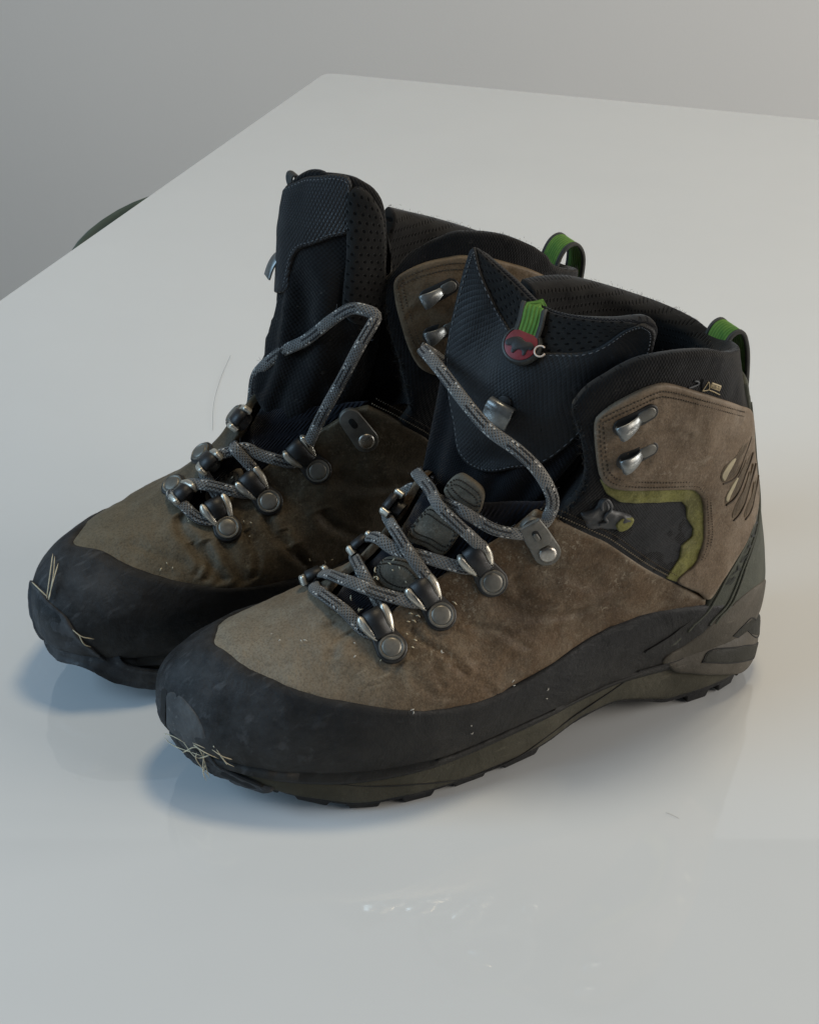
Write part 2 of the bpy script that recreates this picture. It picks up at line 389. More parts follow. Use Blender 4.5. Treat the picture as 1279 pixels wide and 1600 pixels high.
class Surface:
    """a parametric sheet with its chart, normals and ray casting (boot-local cm)"""
    def __init__(s, f, lo, hi, n, sign=1):
        s.f = f; s.lo = lo; s.hi = hi; s.sign = sign
        a = np.linspace(lo[0], hi[0], n[0]); b = np.linspace(lo[1], hi[1], n[1])
        A, B = np.meshgrid(a, b, indexing='ij'); s.Q = np.stack([A.ravel(), B.ravel()], 1); s.P = f(s.Q)
        I = np.arange(n[0] * n[1]).reshape(n)
        q = np.stack([I[:-1, :-1], I[1:, :-1], I[1:, 1:], I[:-1, 1:]], -1).reshape(-1, 4)
        s.T = np.vstack([q[:, [0, 1, 2]], q[:, [0, 2, 3]]])
        s.bvh = BVHTree.FromPolygons([Vector(p) for p in s.P], s.T.tolist(), all_triangles=True)
    def at(s, q, h=0.0):
        q = np.atleast_2d(q); P = s.f(q)
        return P + s.normal(q) * (np.asarray(h)[..., None] if np.ndim(h) else h)
    def normal(s, q):
        q = np.atleast_2d(q); e = .12
        a = s.f(q + [e, 0]) - s.f(q - [e, 0]); b = s.f(q + [0, e]) - s.f(q - [0, e])
        n = np.cross(a, b) * s.sign; return n / (np.linalg.norm(n, axis=1, keepdims=True) + 1e-9)
    def _q(s, loc, idx):
        t = s.T[idx]; A, B, C = s.P[t]; loc = np.array(loc)
        v0, v1, v2 = B - A, C - A, loc - A
        d00, d01, d11, d20, d21 = v0 @ v0, v0 @ v1, v1 @ v1, v2 @ v0, v2 @ v1; den = d00 * d11 - d01 * d01 + 1e-12
        v = (d11 * d20 - d01 * d21) / den; w = (d00 * d21 - d01 * d20) / den
        return s.Q[t[0]] * (1 - v - w) + s.Q[t[1]] * v + s.Q[t[2]] * w
    def near(s, P):
        loc, n, i, d = s.bvh.find_nearest(Vector(P)); return s._q(loc, i)
    def hit(s, o, d):
        loc, n, i, dist = s.bvh.ray_cast(Vector(o), Vector(d))
        if i is None:
            best = None
            for t in np.linspace(45, 100, 220):
                r = s.bvh.find_nearest(Vector(o + d * t))
                if best is None or r[3] < best[3]: best = r
            loc, i = best[0], best[2]
        return s._q(loc, i)

def cam_ray(px, py):
    xc = (px - CXP) / F_PX; yc = -(py - CYP) / F_PX
    d = np.array([xc, CT + yc * ST, -ST + yc * CT]); return d / np.linalg.norm(d)
def table_at(px, py, z=0.0):
    d = cam_ray(px, py); return np.array([0, 0, CAM_H]) + d * ((z - CAM_H) / d[2])

# =====================================================================
# mesh helpers
# =====================================================================
def link(name, verts, faces, mats, parent=None, uv=None, mir=1, smooth=True, fmat=None, kind=None, sharp=None):
    """verts in cm -> one mesh object"""
    V = np.asarray(verts, float) * .01
    if mir < 0: V = V * [1, -1, 1]; faces = [tuple(reversed(f)) for f in faces]
    me = bpy.data.meshes.new(name); me.from_pydata(V.tolist(), [], [tuple(int(i) for i in f) for f in faces])
    if not isinstance(mats, (list, tuple)): mats = [mats]
    for m in mats: me.materials.append(m)
    if smooth: me.polygons.foreach_set('use_smooth', [True] * len(me.polygons))
    if fmat is not None: me.polygons.foreach_set('material_index', [int(k) for k in fmat])
    if uv is not None:
        L = me.uv_layers.new(name='UVMap'); vi = np.zeros(len(me.loops), int); me.loops.foreach_get('vertex_index', vi)
        L.data.foreach_set('uv', np.asarray(uv, float)[vi].ravel())
    me.update()
    if sharp: me.set_sharp_from_angle(angle=math.radians(sharp))
    o = bpy.data.objects.new(name, me); COL.objects.link(o)
    if parent is not None: o.parent = parent
    if kind: o['kind'] = kind
    return o
def empty(name, loc_cm, rz=0):
    o = bpy.data.objects.new(name, None); COL.objects.link(o); o.location = Vector(loc_cm) * .01; o.rotation_euler = (0, 0, rz); o.empty_display_size = .05
    return o
def tag(o, label=None, cat=None, group=None, kind=None):
    for k, v in (('label', label), ('category', cat), ('group', group), ('kind', kind)):
        if v: o[k] = v
    return o

def seg_dist(Q, poly, closed=True):
    """distance from points to a polyline (nearest vertex, then its two segments)"""
    Q = np.asarray(Q, float); A = np.asarray(poly, float); n = len(A)
    kd = KDTree(n)
    for i, p in enumerate(A): kd.insert((p[0], p[1], 0), i)
    kd.balance(); k = np.array([kd.find((x, y, 0))[1] for x, y in Q])
    out = np.full(len(Q), 1e9)
    for a, b in ((k - 1, k), (k, k + 1)):
        if closed: a, b = a % n, b % n
        else: a, b = np.clip(a, 0, n - 1), np.clip(b, 0, n - 1)
        D = A[b] - A[a]; t = np.clip(((Q - A[a]) * D).sum(1) / ((D ** 2).sum(1) + 1e-12), 0, 1)
        out = np.minimum(out, np.sqrt(((A[a] + t[:, None] * D - Q) ** 2).sum(1)))
    return out
def inside(Q, poly):
    x, y = Q[:, 0], Q[:, 1]; r = np.zeros(len(Q), bool); P = np.asarray(poly); n = len(P)
    for i in range(n):
        x1, y1 = P[i]; x2, y2 = P[(i + 1) % n]
        if y1 == y2: continue
        c = ((y1 > y) != (y2 > y)) & (x < (x2 - x1) * (y - y1) / (y2 - y1) + x1); r ^= c
    return r
def area2(P): P = np.asarray(P); return .5 * np.sum(P[:, 0] * np.roll(P[:, 1], -1) - np.roll(P[:, 0], -1) * P[:, 1])
def inset(poly, d, closed=True):
    P = np.asarray(poly, float)
    if closed: t = np.roll(P, -1, 0) - np.roll(P, 1, 0)
    else: t = np.gradient(P, axis=0)
    t /= np.linalg.norm(t, axis=1, keepdims=True) + 1e-9
    n = np.stack([-t[:, 1], t[:, 0]], 1)
    if closed and area2(P) < 0: n = -n
    R = P + n * d
    if closed:
        ok = seg_dist(R, P) > abs(d) * .93; R = R[ok]
    return R

def _hash(i, j, k):
    h = (i * 374761393 + j * 668265263 + k * 2147483647 + 1013904223) & 0xffffffff
    h = ((h ^ (h >> 13)) * 1274126177) & 0xffffffff
    h = ((h ^ (h >> 16)) * 2246822519) & 0xffffffff
    return ((h ^ (h >> 15)) & 0xffff) / 32767.5 - 1
def fbm(P, scale, octv=3, seed=0.0):
    """vectorised value noise, about -1..1"""
    P = np.asarray(P, float) * scale + [seed * 3.1, -seed * 1.7, seed * 2.3]; out = np.zeros(len(P)); amp = 1.0
    for o in range(octv):
        I = np.floor(P).astype(np.int64); f = P - I; f = f * f * (3 - 2 * f); v = 0
        for di in (0, 1):
            for dj in (0, 1):
                for dk in (0, 1):
                    w = (f[:, 0] if di else 1 - f[:, 0]) * (f[:, 1] if dj else 1 - f[:, 1]) * (f[:, 2] if dk else 1 - f[:, 2])
                    v = v + w * _hash(I[:, 0] + di, I[:, 1] + dj, I[:, 2] + dk)
        out += amp * v; amp *= .5; P = P * 2.03 + 17.7
    return out

def patch(surf, name, poly, mats, parent, mir, h=.12, b=.12, off=0.0, res=.35, disp=None, skirt=.12, inner=0.0, inner_b=None, step=None, kind=None, lift=None):
    """a sheet cut to an outline in the chart of surf, with rounded edges; inner > 0 pads it inwards too"""
    poly = resample(np.asarray(poly, float), step or min(res, .3), True)
    if area2(poly) < 0: poly = poly[::-1]
    nb = len(poly)
    rings = [poly]
    for k in ((.12, .4, 1.0) if b > .04 else (1.0,)): 
        r = inset(poly, b * k)
        if len(r) > 3: rings.append(r)
    lo, hi = poly.min(0), poly.max(0)
    gx, gy = np.meshgrid(np.arange(lo[0], hi[0], res), np.arange(lo[1], hi[1], res * .87), indexing='ij')
    gx = gx + (np.arange(gx.shape[1]) % 2)[None] * res * .5
    G = np.stack([gx.ravel(), gy.ravel()], 1); G = G[inside(G, poly)]
    if len(G): G = G[seg_dist(G, poly) > b + res * .45]
    Q = np.vstack(rings + [G])
    ed = [(i, (i + 1) % nb) for i in range(nb)]
    r = delaunay_2d_cdt([Vector(q) for q in Q], ed, [], 1, 1e-5)
    Q2 = np.array([tuple(v) for v in r[0]]); tris = [tuple(f) for f in r[2]]
    d = seg_dist(Q2, poly); bd = d < 1e-4
    t = np.clip(d / b, 0, 1); prof = np.sqrt(np.maximum(1 - (1 - t) ** 2, 0))
    hh = off + h * prof
    P0 = surf.f(Q2); N = surf.normal(Q2)
    if disp is not None: hh = hh + disp(Q2, P0, d)
    V = P0 + N * hh[:, None]
    if lift is not None: V = V + lift(Q2, P0, d, N)
    # orientation
    A, B, C = Q2[[f[0] for f in tris]], Q2[[f[1] for f in tris]], Q2[[f[2] for f in tris]]
    cr2 = (B[:, 0] - A[:, 0]) * (C[:, 1] - A[:, 1]) - (B[:, 1] - A[:, 1]) * (C[:, 0] - A[:, 0])
    tris = [f if c > 0 else (f[0], f[2], f[1]) for f, c in zip(tris, cr2)]
    if surf.sign * mir < 0 and False: pass
    flip = surf.sign * 1 < 0
    n = len(V); faces = list(tris); verts = [V]; uvs = [Q2]; fm = [0] * len(tris)
    edges = {}
    for f in tris:
        for a, c in ((f[0], f[1]), (f[1], f[2]), (f[2], f[0])): edges[(a, c)] = 1
    bnd = [(a, c) for (a, c) in edges if (c, a) not in edges]
    if inner > 0:
        ib = inner_b or b; t2 = np.clip(d / ib, 0, 1); p2 = np.sqrt(np.maximum(1 - (1 - t2) ** 2, 0))
        Vi = V - N * (h * prof + inner * p2)[:, None]
        idx = -np.ones(n, int); bset = set(a for e in bnd for a in e); k = n
        for i in range(n):
            if i in bset: idx[i] = i
            else: idx[i] = k; k += 1
        keep = [i for i in range(n) if i not in bset]
        verts.append(Vi[keep]); uvs.append(Q2[keep])
        for f in tris:
            if all(i in bset for i in f): continue
            faces.append((idx[f[0]], idx[f[2]], idx[f[1]])); fm.append(1 if isinstance(mats, (list, tuple)) and len(mats) > 1 else 0)
    elif skirt > 0:
        bi = {}; sk = []
        for a, c in bnd:
            for i in (a, c):
                if i not in bi: bi[i] = n + len(sk); sk.append(i)
        verts.append(V[sk] - N[sk] * skirt); uvs.append(Q2[sk])
        for a, c in bnd: faces.append((c, a, bi[a], bi[c])); fm.append(0)
    V = np.vstack(verts); U = np.vstack(uvs)
    if flip: faces = [tuple(reversed(f)) for f in faces]
    return link(name, V, faces, mats, parent, U, mir, True, fm, kind)

def tube(pts, rad, ups=None, sides=10, cap=True, taper=None):
    """elliptic tube (ra across, rb along up); returns verts, faces, uv"""
    P = np.asarray(pts, float); n = len(P); T = np.gradient(P, axis=0); T /= np.linalg.norm(T, axis=1, keepdims=True) + 1e-9
    ra, rb = rad if hasattr(rad, '__len__') else (rad, rad)
    if ups is None:
        up = np.array([.1, .2, 1.]); ups = np.zeros((n, 3))
        for k in range(n):
            up = up - T[k] * (up @ T[k])
            if np.linalg.norm(up) < .05: up = np.cross(T[k], [.3, 1, .2])
            up /= np.linalg.norm(up); ups[k] = up
    ups = np.asarray(ups, float); ups = ups - T * (ups * T).sum(1, keepdims=True); ups /= np.linalg.norm(ups, axis=1, keepdims=True) + 1e-9
    S = np.cross(T, ups); a = np.linspace(0, 2 * math.pi, sides, endpoint=False)
    k = np.ones(n) if taper is None else np.asarray(taper)
    V = (P[:, None] + k[:, None, None] * (S[:, None] * (ra * np.cos(a))[None, :, None] + ups[:, None] * (rb * np.sin(a))[None, :, None])).reshape(-1, 3)
    s = np.r_[0, np.cumsum(np.linalg.norm(np.diff(P, axis=0), axis=1))]
    U = np.stack([np.repeat(s, sides), np.tile(a / (2 * math.pi), n)], 1)
    F = []
    for i in range(n - 1):
        for j in range(sides):
            j2 = (j + 1) % sides; F.append((i * sides + j, i * sides + j2, (i + 1) * sides + j2, (i + 1) * sides + j))
    if cap: F.append(tuple(range(sides))[::-1]); F.append(tuple((n - 1) * sides + j for j in range(sides)))
    return V, F, U

def ribbon(pts, ups, width, thick):
    """flat strap: rectangular section"""
    P = np.asarray(pts, float); n = len(P); T = np.gradient(P, axis=0); T /= np.linalg.norm(T, axis=1, keepdims=True) + 1e-9
    ups = np.asarray(ups, float); 
    if ups.ndim == 1: ups = np.tile(ups, (n, 1))
    ups = ups - T * (ups * T).sum(1, keepdims=True); ups /= np.linalg.norm(ups, axis=1, keepdims=True) + 1e-9
    S = np.cross(T, ups); w = np.ones(n) * width if np.ndim(width) == 0 else np.asarray(width)
    V = []; U = []; s = np.r_[0, np.cumsum(np.linalg.norm(np.diff(P, axis=0), axis=1))]
    for a, b in ((-1, -.6), (-.8, -1), (.8, -1), (1, -.6), (1, .6), (.8, 1), (-.8, 1), (-1, .6)):
        V.append(P + S * (a * w / 2)[:, None] + ups * (b * thick / 2)); U.append(np.stack([a * w / 2, s], 1))
    V = np.stack(V, 1).reshape(-1, 3); U = np.stack(U, 1).reshape(-1, 2); F = []
    for i in range(n - 1):
        for j in range(8): F.append((i * 8 + j, i * 8 + (j + 1) % 8, (i + 1) * 8 + (j + 1) % 8, (i + 1) * 8 + j))
    F.append(tuple(range(8))[::-1]); F.append(tuple((n - 1) * 8 + j for j in range(8)))
    return V, F, U

def prism(poly, z0, z1, bev=.04, hole=None):
    """bevelled plate from a 2-D outline (CCW), bottom at z0, top at z1"""
    P = np.asarray(poly, float)
    if area2(P) < 0: P = P[::-1]
    c = P.mean(0); n = len(P)
    t = np.roll(P, -1, 0) - np.roll(P, 1, 0); t /= np.linalg.norm(t, axis=1, keepdims=True) + 1e-9
    nin = np.stack([-t[:, 1], t[:, 0]], 1)
    rings = [(P, z0), (P, z1 - bev), (P + nin * bev * .35, z1 - bev * .3), (P + nin * bev, z1)]
    V = np.vstack([np.c_[r, np.full(n, z)] for r, z in rings]); F = []
    for k in range(3):
        for i in range(n): j = (i + 1) % n; F.append((k * n + i, k * n + j, (k + 1) * n + j, (k + 1) * n + i))
    F.append(tuple(3 * n + i for i in range(n))); F.append(tuple(range(n))[::-1])
    return V, F
def lathe(prof, sides=24):
    V = []; F = []; a = np.linspace(0, 2 * math.pi, sides, endpoint=False); m = len(prof)
    for r, z in prof: V += [(r * math.cos(t), r * math.sin(t), z) for t in a]
    for k in range(m - 1):
        for i in range(sides): j = (i + 1) % sides; F.append((k * sides + i, k * sides + j, (k + 1) * sides + j, (k + 1) * sides + i))
    F.append(tuple((m - 1) * sides + i for i in range(sides))); F.append(tuple(range(sides))[::-1])
    return np.array(V), F
def merge(*parts):
    V = []; F = []; n = 0
    for v, f in parts: V.append(np.asarray(v, float)); F += [tuple(i + n for i in q) for q in f]; n += len(v)
    return np.vstack(V), F
def pill(l, r0, r1, n=10):
    """outline of a pill from (0,0) radius r0 to (l,0) radius r1"""
    a = np.linspace(math.pi / 2, 3 * math.pi / 2, n); b = np.linspace(-math.pi / 2, math.pi / 2, n)
    return np.vstack([np.c_[r0 * np.cos(a), r0 * np.sin(a)], np.c_[l + r1 * np.cos(b), r1 * np.sin(b)]])
def strip(path, width_dir, w, thick):
    """bent plate: 2-D path (x,z) swept along y with width w (array ok); for hooks"""
    P = np.asarray(path, float); n = len(P); T = np.gradient(P, axis=0); T /= np.linalg.norm(T, axis=1, keepdims=True); Nn = np.stack([-T[:, 1], T[:, 0]], 1)
    w = np.ones(n) * w if np.ndim(w) == 0 else np.asarray(w); V = []; F = []
    for i in range(n):
        o = P[i] + Nn[i] * thick / 2; q = P[i] - Nn[i] * thick / 2; e = w[i] / 2; b = min(.04, e * .3)
        V += [(o[0], -e + b, o[1]), (o[0], e - b, o[1]), (P[i][0], e, P[i][1]), (q[0], e - b, q[1]), (q[0], -e + b, q[1]), (P[i][0], -e, P[i][1])]
    for i in range(n - 1):
        for j in range(6): F.append((i * 6 + j, (i + 1) * 6 + j, (i + 1) * 6 + (j + 1) % 6, i * 6 + (j + 1) % 6))
    F.append(tuple(range(6))); F.append(tuple((n - 1) * 6 + j for j in range(6))[::-1])
    return np.array(V), F
def place(VF, O, ax, nr):
    """put a small local shape (x along ax, z along nr) at O"""
    V, F = VF; nr = np.asarray(nr, float); ax = np.asarray(ax, float); ax = ax - nr * (ax @ nr); ax /= np.linalg.norm(ax); ay = np.cross(nr, ax)
    return np.asarray(O) + V[:, :1] * ax + V[:, 1:2] * ay + V[:, 2:3] * nr, F
# =====================================================================
# the setting: table, wall, floor, chair
# =====================================================================
def build_setting():
    m = NT('white_laminate')
    f = m.ramp(m.noise(5, 4, .6), [(.3, 0), (.7, 1)])
    m.base(m.mix(f, (.685, .705, .71), (.72, .74, .742)))
    sm = m.ramp(m.noise(16, 6, .7, dist=.5), [(.35, .02), (.8, .06)])
    m.rough(sm).set(Specular_IOR_Level=.8, Coat_Weight=1.0, Coat_Roughness=.01)
    table_m = m.m
    corner = table_at(508, 112); pl = table_at(0, 468); pr = table_at(1279, 186)
    el = (pl - corner); el /= np.linalg.norm(el); er = (pr - corner); er /= np.linalg.norm(er)
    # outline with a small corner radius
    def outl(z): 
        P = []; R = 1.2
        A = corner + el * 190; B = corner; C = corner + er * 95; D = C + el * 190
        cs = [A, B, C, D]
        for i in range(4):
            p, a, b = cs[i], cs[i - 1], cs[(i + 1) % 4]
            da = (a - p) / np.linalg.norm(a - p); db = (b - p) / np.linalg.norm(b - p); c = p + (da + db) * R
            for k in range(7):
                t = k / 6 * math.pi / 2; P.append(c - db * R * math.cos(t) - da * R * math.sin(t))
        return np.array(P)
    O = outl(0); n = len(O)
    ctr = O.mean(0); dirs = O - ctr; dirs /= np.linalg.norm(dirs, axis=1, keepdims=True)
    V = []; F = []
    for dz, ins in ((0, .25), (-.07, .07), (-.25, 0), (-2.3, 0), (-2.5, .2)):
        V.append(np.c_[(O - dirs * ins)[:, :2], np.full(n, dz)])
    V = np.vstack(V); F.append(tuple(range(n)))
    for k in range(4):
        for i in range(n): j = (i + 1) % n; F.append((k * n + j, k * n + i, (k + 1) * n + i, (k + 1) * n + j))
    F.append(tuple(4 * n + i for i in range(n))[::-1])
    if area2(O[:, :2]) < 0: F = [tuple(reversed(f)) for f in F]
    root = empty('table', (float(ctr[0]), float(ctr[1]), -74)); c3 = np.array([ctr[0], ctr[1], -74])
    tag(root, 'glossy white laminate table under both hiking boots', 'table')
    link('table_top', V - c3, F, table_m, root, smooth=False)
    for a, b in ((10, 10), (180, 10), (10, 85), (180, 85)):
        p = corner + el * a + er * b
        Vl, Fl, _ = tube([(p[0], p[1], -74), (p[0], p[1], -40), (p[0], p[1], -2.6)], 2.2, sides=16)
        link('leg', Vl - c3, Fl, M['steel'], root, sharp=50)
    # wall and floor behind
    w = NT('painted_wall'); w.base(w.mix(w.noise(3, 4), (.64, .63, .605), (.67, .66, .635))).rough(.75); w.bump(w.noise(220, 4), .12, .001)
    y0 = 262.
    o = link('wall', [(-420, y0, -74), (420, y0 , -74), (420, y0, 190), (-420, y0, 190)], [(0, 1, 2, 3)], w.m, smooth=False); o['kind'] = 'structure'
    fl = NT('grey_floor'); fl.base(fl.mix(fl.noise(4, 5), (.22, .20, .175), (.28, .255, .225))).rough(.5)
    o = link('floor', [(-420, -150, -74), (420, -150, -74), (420, 263, -74), (-420, 263, -74)], [(0, 1, 2, 3)], fl.m, smooth=False); o['kind'] = 'structure'
    # green tub chair half tucked under the table's left edge
    g = plain('sage_green_plastic', (.055, .085, .066), .5, .12, 60)
    e = table_at(172, 345)
    d = cam_ray(168, 342); top = np.array([0, 0, CAM_H]) + d * 131.0     # a point of the rim
    ax = el[:2] / np.linalg.norm(el[:2]); outw = np.array([-er[0], -er[1]]); outw /= np.linalg.norm(outw)
    cx = top[:2] - outw * 18.5 - np.array([0, 0]) ; cz = -74
    ch = empty('chair', (cx[0], cx[1], cz)); tag(ch, 'green chair whose curved back shows past the left table edge', 'chair')
    rz = top[2] - cz; V = []; F = []; N = 40
    bx = outw; by = np.array([-bx[1], bx[0]])
    prof = [(14, 42), (18, 43.5), (20.5, 47), (21.5, 54), (21.2, rz - 1.2), (21.5, rz - .25), (21.9, rz), (22.3, rz - .25), (22.4, rz - 1.2), (22.7, 54), (21.5, 46), (18.5, 42.3), (14, 41)]
    for i in range(N + 1):
        t = -2.0 + 4.0 * i / N; drop = (abs(t) / 2.0) ** 2.6 * (rz - 52)
        for r, z in prof:
            zz = z - drop * np.clip((z - 46) / (rz - 46), 0, 1)
            rr = r * (.86 + .0 * t)
            p = bx * rr * math.cos(t) + by * rr * 1.12 * math.sin(t); V.append((p[0], p[1], zz))
    m_ = len(prof)
    for i in range(N):
        for k in range(m_ - 1): F.append((i * m_ + k, (i + 1) * m_ + k, (i + 1) * m_ + k + 1, i * m_ + k + 1))
    F.append(tuple(range(m_))); F.append(tuple(N * m_ + k for k in range(m_))[::-1])
    link('backrest', V, F, g, ch)
    Vs, Fs = lathe([(0.5, 40), (12, 40), (17, 40.6), (18, 42), (17.4, 43.2), (13, 42.4), (.5, 42)], 36); link('seat', Vs, Fs, g, ch)
    for sx in (-1, 1):
        for sy in (-1, 1):
            Vl, Fl, _ = tube([(sx * 11, sy * 11, 41), (sx * 16, sy * 16, 0)], 1.1, sides=10); link('leg', Vl, Fl, M['gun'], ch)
build_setting()

# =====================================================================
# boots
# =====================================================================
class Boot:
    def __init__(s, O, psi, mir, vis, lean, label):
        s.O = np.array(O, float); s.mir = mir; s.vis = vis
        p = math.radians(psi); c, sn = math.cos(p), math.sin(p)
        s.d = np.array([-c, -sn, 0]); s.l = np.array([sn, -c, 0]) * mir
        s.root = empty('hiking_boot', O, math.pi + p); tag(s.root, label, 'boot')
        s.lean = lean
        s.S = Surface(s.body, (-.38 * QU, -.12 * QV), (.62 * QU, 1.16 * QV), (440, 250), vis)
        s.C = s.loc(np.array([0, 0, CAM_H]))
    def loc(s, W): v = np.asarray(W, float) - s.O; return np.array([v @ s.d, v @ s.l, v[2]])
    def dirl(s, v): return np.array([v @ s.d, v @ s.l, v[2]])
    def body(s, q):
        q = np.atleast_2d(q); u = q[:, 0] / QU * s.vis; v = q[:, 1] / QV
        P = upper(u, np.clip(v, 0, 1), s.lean); P[:, 2] += np.maximum(v - 1, 0) * QV; neg = v < 0
        if neg.any():
            un = u[neg]; e = .004; A = upper(un + e, 0 * un, s.lean) - upper(un - e, 0 * un, s.lean)
            t = A[:, :2] / (np.linalg.norm(A[:, :2], axis=1, keepdims=True) + 1e-9); nh = np.stack([t[:, 1], -t[:, 0]], 1)
            k = np.clip(-v[neg] / .12, 0, 1); B = P[neg]; x = B[:, 0]
            zb = interp1(x, [0, .9, 2, 6.3, 7.4, 9.3, 11.3, 12.6, 14, 21, 23, 25, 27.4], [1.35, .75, .05, 0, .45, 1.15, .85, .3, 0, 0, .45, 1.2, 2.0])
            off = interp1(k, [0, .12, .3, .6, .85, 1], [0, .17, .25, .26, .18, .10])
            off = off * interp1(x, [0, 4, 8, 12, 24, 27.4], [1.25, 1.15, .8, .9, 1.0, .8])
            P[neg, :2] = B[:, :2] + nh * off[:, None]; P[neg, 2] = B[:, 2] + (zb - B[:, 2]) * k
        return P
    def q(s, px, py): return s.S.hit(s.C, s.dirl(cam_ray(px, py)))
    def q_far(s, px, py):
        d = s.dirl(cam_ray(px, py)); o = s.C.copy()
        for _ in range(6):
            r = s.S.bvh.ray_cast(Vector(o), Vector(d))
            if r[2] is None: return None
            if np.array(r[0])[1] * s.vis < 0.6: q = s.S._q(r[0], r[2]); return q + [QU, 0] if q[0] < 0 else q
            o = np.array(r[0]) + d * .3
        return None
    def qs(s, pts): return np.array([s.q(*p) for p in pts])
    def tq(s, pts): 
        return np.array([s.T.hit(s.C, s.dirl(cam_ray(*p))) for p in pts])
    def sag(s, px, py, yl):
        d = s.dirl(cam_ray(px, py)); t = (yl - s.C[1]) / d[1]; return s.C + d * t
    def patch(s, name, poly, mat, parent=None, surf=None, smooth=True, px=True, **kw):
        surf = surf or s.S
        if px: poly = s.qs(poly) if surf is s.S else s.tq(poly)
        if smooth: poly = smooth_line(poly, .12, True)
        return patch(surf, name, poly, mat, parent or s.root, s.mir, **kw)
    def link(s, name, VF, mat, parent=None, **kw): return link(name, VF[0], VF[1], mat, parent or s.root, mir=s.mir, **kw)
    def band(s, name, lo, hi, mat, h, b, off=0.0, nu=240, nv=14, close=True, disp=None, u0=-.5, u1=.5, bot_open=False):
        """closed strip round the boot between chart heights lo(u) and hi(u)"""
        u = np.linspace(u0, u1, nu, endpoint=not close); w = np.r_[0, .03, .1, np.linspace(.2, .82, nv), .9, .97, 1]
        L = np.array([lo(x) for x in u]); Hh = np.array([hi(x) for x in u])
        Q = np.stack([np.repeat(u * QU, len(w)), (L[:, None] + (Hh - L)[:, None] * w[None]).ravel() * QV], 1)
        span = np.repeat((Hh - L) * QV, len(w)); ww = np.tile(w, nu)
        d = np.minimum(ww, 1 - ww) * span; t = np.clip(d / b, 0, 1); hh = off + h * np.sqrt(np.maximum(1 - (1 - t) ** 2, 0))
        P = s.body(Q); N = s.S.normal(Q)
        if disp is not None: hh = hh + disp(Q, P, d)
        V = P + N * hh[:, None]; m = len(w)
        first = P[0::m] - N[0::m] * .3; last = P[m - 1::m] - N[m - 1::m] * .3
        n = len(V); V = np.vstack([V, first, last]); F = []; U = np.vstack([Q, Q[0::m], Q[m - 1::m]])
        for i in range(nu if close else nu - 1):
            j = (i + 1) % nu
            for k in range(m - 1): F.append((i * m + k, j * m + k, j * m + k + 1, i * m + k + 1))
            F.append((n + i, n + j, j * m, i * m)); F.append((i * m + m - 1, j * m + m - 1, n + nu + j, n + nu + i))
        if s.vis < 0: F = [tuple(reversed(f)) for f in F]
        return link(name, V, F, mat, s.root, U, s.mir)
    def stitches(s, name, path, mat, surf=None, h=.16, spacing=.2, rad=.032, parent=None, gap=.68):
        surf = surf or s.S; Q = resample(path, spacing / 2)
        P = surf.at(Q, h); NN = surf.normal(Q); parts = []
        for i in range(0, len(P) - 2, 2):
            a, b = P[i], P[i] + (P[i + 2] - P[i]) * gap; c = (a + b) / 2; n = NN[i + 1]
            ax = b - a; L = np.linalg.norm(ax); 
            if L < 1e-4 or L > spacing * 2: continue
            ax /= L; ay = np.cross(n, ax); e = L * .5
            V = np.array([c - ax * e - n * rad * .6, c - ax * e * .45 + ay * rad + n * rad * .25, c - ax * e * .45 - ay * rad + n * rad * .25, c - ax * e * .45 + n * rad * 1.1,
                          c + ax * e * .45 + ay * rad + n * rad * .25, c + ax * e * .45 - ay * rad + n * rad * .25, c + ax * e * .45 + n * rad * 1.1, c + ax * e - n * rad * .6])
            F = [(0, 1, 3), (0, 3, 2), (1, 4, 6, 3), (3, 6, 5, 2), (4, 7, 6), (6, 7, 5)]
            parts.append((V, F))
        if not parts: return
        V, F = merge(*parts)
        return link(name, V, F, mat, parent or s.root, mir=s.mir, kind='stuff')
    def lace_path(s, spec, step=.14):
        P = []; N = []
        for sp in spec:
            if sp[0] == 's': q = s.q(sp[1], sp[2]); P.append(s.S.at(q, sp[3])[0]); N.append(s.S.normal(q)[0])
            elif sp[0] == 't': q = s.tq([sp[1:3]])[0]; P.append(s.T.at(q, sp[3])[0]); N.append(s.T.normal(q)[0])
            elif sp[0] == 'l': P.append(np.array(sp[1:4], float)); N.append(np.array([.5, s.vis * .5, .7]))
            else: P.append(s.sag(sp[1], sp[2], sp[3])); N.append(-s.dirl(cam_ray(sp[1], sp[2])))
        R = smooth_line(np.hstack([P, N]), step, False); 
        return R[:, :3], R[:, 3:]

